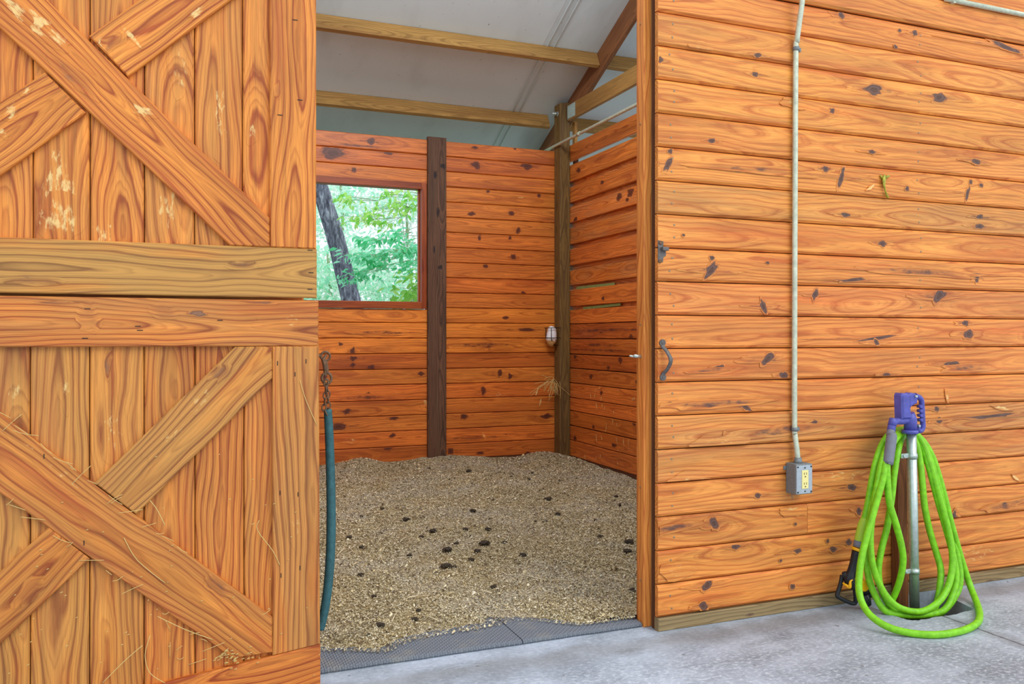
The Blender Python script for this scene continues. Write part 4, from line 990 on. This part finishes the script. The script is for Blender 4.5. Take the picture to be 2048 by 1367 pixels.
# wisp of hay on the post
mb = MB(); c0 = onY(1104, 762, yc0); c0.y = yc0-.004
for k in range(34):
    an = r3.gauss(-1.57, .75); L = r3.uniform(.05, .16) if k > 3 else .24; q = c0+V((r3.gauss(0, .025), r3.gauss(-.012, .008), r3.gauss(0, .02)))
    e = q+V((math.cos(an)*L, -abs(r3.gauss(0, .015)), math.sin(an)*L)); mb.tube([q, q.lerp(e, .5)+V((r3.gauss(0, .008), -.006, .01)), e], .0017, 5, smooth=3)
tag(mb.build('hay_wisp', M['straw']), 'wisp of hay caught on the corner post below the salt block', 'hay', kind='stuff')

# ================================================================== water pump
YH = 2.715
def h(px, py, Y=YH): return onY(px, py, Y)
Hy = empty('yard_hydrant', h(1829, 1225), 'yard water pump with blue head and steel pipe by the front wall', 'water pump')
mb = MB(); ptop, pbot = h(1822.5, 858), h(1829.5, 1236); pbot = pbot+(pbot-ptop)*.04
mb.tube([pbot, ptop], .0205, 20); mb.build('pipe', M['galv'], Hy)
mb = MB()  # head: barrel, collar and spout as one casting
mb.prism([h(x, y, YH-.022) for x, y in [(1806, 838), (1826, 838), (1823, 812), (1822.5, 790), (1818, 786.5), (1807, 786), (1804.5, 791), (1805, 815)]], NF, .044, .008, (0, 0, 1))
mb.prism([h(x, y, YH-.018) for x, y in [(1820, 822), (1825, 812), (1836, 806), (1837.5, 793), (1832, 786.5), (1824, 785), (1818, 790)]], NF, .034, .006, (0, 0, 1))
mb.tube([h(1820, 866), h(1820, 859)], .0335, 18); mb.tube([h(1821, 860), h(1821, 838), h(1818, 826)], [.027, .026, .022], 16)
mb.tube([h(1823, 838), h(1808, 841), h(1792, 842), h(1786, 844.5), h(1783.5, 852), h(1782, 862)], [.016, .0155, .015, .0165, .0165, .0175], 14, smooth=5)
mb.tube([h(1786.5, 836), h(1784, 850)], [.015, .018], 14)
mb.build('head', M['bluehead'], Hy)
mb = MB()
mb.tube([h(1829, 790.5), h(1837, 794), h(1842.5, 800), (h(1844, 815)), h(1845, 835), h(1845.5, 852), h(1843, 859.5), h(1838, 861.5), h(1836, 856), h(1838, 849)], [.012, .0115, .0105, .010, .010, .0105, .010, .0095, .009, .008], 12, smooth=5, sec=(1, 1.2))
for (px, py) in ((1840, 812), (1840.5, 821), (1841, 830), (1841.3, 839)): c_ = h(px, py); mb.tube([c_+V((-.002, -.011, 0)), c_+V((-.002, .011, 0))], .0075, 10)
mb.build('handle', M['bluehead'], Hy)
for q in (h(1831, 792, YH-.02), h(1837, 851, YH-.01)): mb = MB(); mb.tube([q+V((0, -.008, 0)), q+V((0, .004, 0))], .005, 8); mb.build('pivot_pin', M['galv'], Hy)
for py in (911, 1141):
    t_ = (py-858)/(1236-858); c_ = h(1822.5+7*t_, py); mb = MB(); mb.tube([c_-V((0, 0, .011)), c_+V((0, 0, .011))], .0235, 20)
    mb.box((c_.x-.062, YH-.004, c_.z-.008), (c_.x-.02, YH+.004, c_.z+.012), 0, bev=.002); mb.disc((c_.x-.048, YH-.004, c_.z+.002), NF, .008, .006, 8)
    mb.build('pipe_clamp', M['galv'], Hy)
# wooden stake behind the pump
mb = MB(); sa, sb = onY(1796, 890, YW-.045), onY(1813, 890, YW-.045)
sc_, sd = onY(1797, 1205, YW-.045), onY(1818, 1205, YW-.045)
mb.hexa([(x, y, z) for z, (xa, xb) in ((-.08, (sc_.x, sd.x)), (onY(1805, 893, YW-.045).z, (sa.x, sb.x))) for y in (YW-.045, YW-.006) for x in (xa, xb)], 0, (0, 0, 1), tint=(.8, .72, .62), bev=.003)
tag(mb.build('wooden_stake', M['rafter']), 'brown wooden stake against the front wall behind the pump pipe', 'stake')

# hose: one continuous run traced through its loops  (zoomed photo coordinates, depth)
def zz(x, y, Y): return onY(1640+x/2.53, 760+y/2.53, Y)
YT = 2.775
hose = [
 (372,275,2.700),(352,345,2.690),(340,420,2.675),(342,520,2.668),(352,620,2.664),(385,730,2.66),(413,840,2.66),(420,920,2.665),(404,1010,2.68),(375,1090,2.70),(345,1150,2.715),(380,1205,2.69),(460,1222,2.66),(545,1195,2.64),(590,1130,2.65),
 (608,1030,2.67),(610,950,2.69),(585,860,2.71),(555,760,2.72),(530,640,2.725),(518,520,2.73),(508,420,2.745),(490,330,2.765),(455,268,YT+.006),(415,290,2.765),(392,370,2.73),(375,480,2.715),(362,600,2.71),(340,740,2.71),(312,850,2.71),(296,950,2.71),(305,1040,2.70),(345,1130,2.68),(410,1190,2.655),(520,1215,2.63),(620,1170,2.635),
 (690,1080,2.66),(710,1000,2.67),(697,900,2.69),(668,790,2.71),(640,690,2.72),(612,580,2.725),(580,470,2.735),(545,370,2.75),(505,290,2.772),(450,262,YT+.022),(395,275,2.77),(345,340,2.735),(312,430,2.715),(285,540,2.705),(258,660,2.70),(240,780,2.70),(235,880,2.70),(245,990,2.695),(275,1080,2.68),(330,1165,2.655),(420,1205,2.63),(540,1200,2.615),(630,1160,2.625),
 (672,1080,2.64),(690,990,2.655),(672,880,2.675),(640,760,2.695),(605,640,2.71),(572,520,2.722),(548,430,2.735),(515,330,2.762),(462,248,YT+.012),(400,262,2.76),(350,320,2.715),(315,410,2.695),(292,520,2.685),(272,640,2.68),(256,760,2.675),(258,880,2.668),(280,980,2.66),(325,1075,2.645),(385,1140,2.625),(460,1168,2.61),(530,1165,2.605),(600,1120,2.615),
 (645,1050,2.63),(668,960,2.645),(668,860,2.66),(648,750,2.68),(615,630,2.698),(585,520,2.712),(556,420,2.73),(520,320,2.758),(470,258,YT+.002),(410,270,2.752),(362,330,2.70),(335,410,2.68),(318,500,2.67),(290,600,2.665),(262,700,2.66),(236,790,2.655),(214,880,2.648),(200,970,2.638),(197,1060,2.62),(215,1130,2.59),(262,1195,2.535),(350,1250,2.47),(470,1280,2.435),(600,1286,2.435),(720,1266,2.47),(790,1232,2.53),(808,1190,2.59),
 (795,1130,2.64),(760,1040,2.67),(720,920,2.69),(685,800,2.70),(655,690,2.712),(628,580,2.722),(600,480,2.732),(570,390,2.745),(525,312,2.765),(468,262,YT+.03),(405,250,YT+.012),(345,280,2.76),(305,345,2.74),(278,430,2.725),(258,530,2.72),(243,620,2.72),(228,690,2.722),(218,735,2.722)]
HP = []
hose = [(x, 1178+(y-1178)*.3 if (y > 1178 and Y > 2.6) else y, Y) for x, y, Y in hose]
for x, y, Y in hose:
    p = zz(x, y, Y)
    HP.append(p)
def in_poly(p, poly):
    r = False
    for a, b in zip(poly, poly[1:]+poly[:1]):
        if (a.y > p.y) != (b.y > p.y) and p.x < (b.x-a.x)*(p.y-a.y)/(b.y-a.y)+a.x: r = not r
    return r
for i, p in enumerate(HP):
    if p.z < .016:
        x, y, Y = hose[i]; q = onZ(1640+x/2.53, 760+y/2.53, .0145)
        if i > 97 or not in_poly(onZ(1640+x/2.53, 760+y/2.53, -.03), hole): HP[i] = q
        else: p.z = max(p.z, -.035)
Hs = empty('garden_hose', V((3.0, 2.66, 0)), 'lime green garden hose coiled in long loops over the blue pump', 'hose')
mb = MB(); mb.tube(HP, .0138, 12, smooth=7); mb.build('hose_body', M['hose'], Hs)
mb = MB(); a_ = zz(376, 262, 2.702); mb.tube([h(1782.2, 862, 2.705), h(1781.5, 868, 2.70), zz(362, 290, 2.695), zz(345, 412, 2.676), zz(344, 420, 2.674)], [.0165, .019, .0215, .0215, .019], 16, smooth=3); mb.build('grey_grip', M['greysleeve'], Hs)
# spray nozzle lying against the wall
Nz = empty('spray_nozzle', zz(150, 1130, 2.76), 'black and yellow spray nozzle hanging from the green hose end', 'spray nozzle')
mb = MB(); mb.tube([zz(232, 700, 2.722), zz(220, 730, 2.724), zz(205, 790, 2.728), zz(198, 815, 2.73)], [.0185, .0225, .022, .0195], 14, smooth=3); mb.build('olive_grip', M['sleeve'], Nz)
mb = MB(); mb.tube([zz(245, 705, 2.715), zz(240, 730, 2.712), zz(236, 780, 2.718)], [.008, .012, .004], 10, smooth=3); mb.tube([zz(200, 812, 2.73), zz(194, 843, 2.731)], [.0215, .0225], 16); mb.build('grey_collar', M['greysleeve'], Nz)
mb = MB(); mb.tube([zz(192, 848, 2.731), zz(188, 862, 2.732)], .0245, 18); mb.build('yellow_ring', M['yellow'], Nz)
mb = MB()
mb.tube([zz(188, 862, 2.732), zz(172, 930, 2.738), zz(160, 970, 2.74), zz(150, 1000, 2.742), zz(158, 1020, 2.742)], [.0205, .0185, .019, .025, .026], 14, smooth=4)
mb.tube([zz(112, 985, 2.765), zz(140, 990, 2.75), zz(170, 1030, 2.742), zz(215, 1050, 2.738), zz(240, 1080, 2.737)], [.012, .02, .024, .024, .018], 14, smooth=4)
mb.tube([zz(112, 985, 2.765), zz(104, 1030, 2.765), zz(88, 1080, 2.765), zz(92, 1095, 2.762), zz(130, 1115, 2.755), zz(165, 1128, 2.75), zz(180, 1120, 2.747), zz(178, 1070, 2.742), zz(170, 1035, 2.742)], [.009]*9, 10, smooth=4)
mb.tube([zz(236, 1062, 2.735), zz(262, 1075, 2.733)], [.026, .022], 16)
mb.tube([zz(225, 1080, 2.735), zz(235, 1120, 2.735), zz(240, 1135, 2.735)], [.018, .02, .017], 12)
mb.build('nozzle_body', M['black'], Nz)
mb = MB(); q = zz(228, 1040, 2.712); mb.tube([q+V((0, .014, 0)), q, q+V((0, -.003, 0))], [.024, .024, .02], 20); mb.build('yellow_dial', M['yellow'], Nz)
mb = MB(); mb.tube([zz(115, 1025, 2.752), zz(135, 1038, 2.735), zz(150, 1045, 2.726), zz(155, 1015, 2.722), zz(175, 1004, 2.722)], [.003, .006, .008, .004, .003], 10, smooth=4); mb.build('yellow_trigger', M['yellow'], Nz)
# ================================================================== trees seen through the window
mb = MB(); mb.box((-14, 7.2, -.25), (16, 40, -.05), 0); tag(mb.build('ground_outside', M['ground'], attrs=False), 'mossy ground under the trees behind the stall', 'ground', kind='structure')
r4 = random.Random(21)
class Leaves:
    def __init__(s): s.v = []; s.f = []; s.c = []
    def leaf(s, p, d, n, L, W, c):
        d = V(d).normalized(); sd = d.cross(V(n)); sd = sd.normalized() if sd.length > 1e-4 else V((1, 0, 0)); nn = sd.cross(d); b = len(s.v)
        p = V(p)
        for a, w_, u in ((0, 0, 0), (.38, -.5, .12), (.42, 0, -.06), (.38, .5, .12), (.78, -.26, .02), (.78, .26, .02), (1., 0, -.14)):
            s.v.append(tuple(p+d*L*a+sd*W*w_+nn*W*u)); s.c.append((c, c, c, 1))
        s.f += [(b, b+2, b+1), (b, b+3, b+2), (b+1, b+2, b+6, b+4), (b+3, b+5, b+6, b+2)]
    def build(s, name, mat, parent):
        mb = MB(); mb.v = s.v; mb.f = s.f; n = len(s.v); mb.wc = [(0, 0, 0)]*n; mb.tint = s.c; mb.knot = [0]*n; mb.scuff = [0]*n; mb.mi = [0]*len(s.f); mb.smooth = [False]*len(s.f)
        return mb.build(name, mat, parent)
def sapling(name, lab, base, sprays, L, mat, n, droop=.5, stemr=.03, spread=.25):
    root = empty(name, base, lab, 'tree', 'trees behind the stall')
    st = MB(); lv = Leaves(); base = V(base); top = max(V(q).z for q in sprays)
    cx_ = sum(V(q).x for q in sprays)/len(sprays); cy2 = sum(V(q).y for q in sprays)/len(sprays)
    trunk = [base, base.lerp(V((cx_+.9, cy2+.3, top)), .5), V((cx_+.9, cy2+.3, top+.3))]
    st.tube(trunk, [stemr, stemr*.8, stemr*.4], 8, smooth=6)
    for q in sprays:
        q = V(q); a = V((cx_+.85, cy2+.3, q.z+r4.uniform(-.1, .3))); st.tube([a, a.lerp(q, .5)+V((0, 0, .06)), q], [.006, .004, .002], 5, smooth=4)
        tw = []
        for k in range(5):
            e = q+V((r4.gauss(0, spread), r4.gauss(0, spread*.7), r4.gauss(-.03, spread*.35))); tw.append(e)
            st.tube([a.lerp(q, .7), q.lerp(e, .5)+V((0, 0, .02)), e], [.0025, .002, .001], 4)
        for k in range(n):
            e = r4.choice(tw); p = q.lerp(e, r4.uniform(.1, 1.05)) + V((r4.gauss(0, spread*.3), r4.gauss(0, spread*.3), r4.gauss(0, spread*.18)))
            d = V((r4.gauss(0, 1)-.3, r4.gauss(0, .8), r4.gauss(-droop, .4))); s_ = r4.uniform(.7, 1.25)
            lv.leaf(p, d, (r4.gauss(0, .5), r4.gauss(-.4, .5), 1), L*s_, L*s_*.5, r4.random())
    st.build('stem', M['twig'], root); lv.build('foliage', mat, root)
def P(px, py, Y): return onY(px, py, Y)
sapling('sapling', 'small tree with broad teal green leaves across the middle of the window', (4.6, 9.6, -.06),
        [P(770, 500, 9.2), P(800, 490, 9.3), P(735, 515, 9.1), P(820, 525, 9.2), P(760, 525, 9.5), P(790, 470, 9.5), P(720, 545, 9.3), P(835, 500, 9.4), P(740, 480, 9.7)], .085, M['leaf_teal'], 70, .6, spread=.16)
sapling('sapling', 'small tree with bright green leaves across the upper right of the window', (5.2, 10.6, -.06),
        [P(745, 420, 10.2), P(720, 435, 10.4), P(790, 405, 10.1), P(820, 390, 10.2), P(765, 440, 10.3), P(700, 400, 10.6), P(830, 415, 10.2), P(775, 385, 10.6)], .09, M['leaf_lime'], 34, .8, spread=.17)
sapling('sapling', 'small tree with lime green leaves in the lower right of the window', (4.9, 9.0, -.06),
        [P(815, 585, 8.6), P(835, 570, 8.7), P(800, 600, 8.7), P(830, 545, 8.9), P(845, 595, 8.6)], .10, M['leaf_lime'], 40, .5, spread=.16)
def bush(lab, c, rad, n, L, mat, trunk_h=None, name='background_tree'):
    c = V(c); root = empty(name, (c.x, c.y, -.06), lab, 'tree', 'trees behind the stall')
    st = MB(); st.tube([(c.x, c.y, -.06), (c.x+.1, c.y, c.z*.5), (c.x, c.y, c.z+rad.z*.6)], [.05, .04, .02], 8, smooth=5); lv = Leaves()
    cl = [(c+V((r4.gauss(0, .45)*rad.x, r4.gauss(0, .45)*rad.y, r4.gauss(0, .45)*rad.z)), r4.uniform(.18, .36)) for k in range(26)]
    for q, s_ in cl[:8]: st.tube([(c.x, c.y, max(.3, q.z-1.2)), V((c.x, c.y, q.z-.3)).lerp(q, .5), q], [.006, .004, .002], 4, smooth=2)
    for k in range(n):
        q, s_ = r4.choice(cl); p = q+V((r4.gauss(0, s_)*rad.x, r4.gauss(0, s_)*rad.y, r4.gauss(0, s_*.8)*rad.z)); sc_ = r4.uniform(.6, 1.3)
        lv.leaf(p, (r4.gauss(0, 1), r4.gauss(0, 1), r4.gauss(-.4, .5)), (r4.gauss(0, .6), r4.gauss(0, .6), 1), L*sc_, L*sc_*.55, r4.random())
    st.build('trunk', M['twig'], root); lv.build('foliage', mat, root)
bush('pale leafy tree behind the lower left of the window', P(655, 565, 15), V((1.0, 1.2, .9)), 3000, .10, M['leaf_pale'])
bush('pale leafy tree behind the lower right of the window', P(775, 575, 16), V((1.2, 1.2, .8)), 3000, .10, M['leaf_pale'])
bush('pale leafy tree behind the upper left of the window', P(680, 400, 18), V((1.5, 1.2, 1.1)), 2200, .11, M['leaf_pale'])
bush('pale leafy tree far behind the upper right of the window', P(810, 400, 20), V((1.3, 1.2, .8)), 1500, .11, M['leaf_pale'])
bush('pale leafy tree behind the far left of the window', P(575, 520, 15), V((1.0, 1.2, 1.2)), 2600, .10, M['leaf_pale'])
# leaning trunk
T = empty('leaning_tree', P(740, 700, 11), 'grey barked tree trunk leaning left outside the window', 'tree', 'trees behind the stall')
mb = MB(); c_ = [P(628, 330, 11), P(640, 375, 11), P(672, 480, 11), P(703, 604, 11), P(732, 720, 11), P(748, 800, 11), P(755, 838, 11)]
mb.tube([c_[0]+V((-.9, .2, 2.4))]+c_, [.08, .10, .105, .115, .125, .14, .17, .22], 24, smooth=8)
tr = mb.build('trunk', M['bark'], T)
for v in tr.data.vertices: n_ = mnoise.noise(V((v.co.x*14, v.co.y*14, v.co.z*4))); v.co.x += .008*n_; v.co.y += .008*n_
mb = MB(); lv = Leaves(); q0 = c_[0]+V((-.9, .2, 2.4))
for k in range(9):
    e = q0+V((r4.uniform(-1.4, 1.4), r4.uniform(-1, 1), r4.uniform(.3, 1.6))); mb.tube([q0-V((0, 0, .1)), q0.lerp(e, .5)+V((0, 0, .15)), e], [.05, .03, .012], 6, smooth=4)
    for j in range(160): lv.leaf(e+V((r4.gauss(0, .4), r4.gauss(0, .4), r4.gauss(0, .3))), (r4.gauss(0, 1), r4.gauss(0, 1), r4.gauss(-.4, .5)), (r4.gauss(0, .5), r4.gauss(0, .5), 1), .1, .05, r4.random())
mb.build('branches', M['bark'], T); lv.build('foliage', M['leaf_lime'], T)
# ================================================================== light
w = bpy.data.worlds.new('sky'); scene.world = w; w.use_nodes = True
nt = w.node_tree; bg = nt.nodes['Background']; bg.inputs[0].default_value = (.84, .93, 1.0, 1); bg.inputs[1].default_value = 1.0
s = bpy.data.lights.new('sun', 'SUN'); s.energy = 1.2; s.angle = math.radians(40); s.color = (1, .97, .92)
so = bpy.data.objects.new('sun', s); COL.objects.link(so)
so.rotation_euler = V((-.35, .75, -.75)).to_track_quat('-Z', 'Y').to_euler()
a = bpy.data.lights.new('stall_fill_light', 'AREA'); a.energy = 60; a.shape = 'RECTANGLE'; a.size = 1.2; a.size_y = .4; a.color = (.92, .97, 1)  # added fill light with no fixture, brightens the stall interior beyond the sky
ao = bpy.data.objects.new('stall_fill_light', a); COL.objects.link(ao); ao.location = (1.6, 4.0, 4.0); ao.rotation_euler = V((0, .35, -1)).to_track_quat('-Z', 'Y').to_euler()
vs = scene.view_settings; vs.view_transform = 'Standard'; vs.look = 'None'; vs.exposure = .27; vs.gamma = 1; vs.use_curve_mapping = False
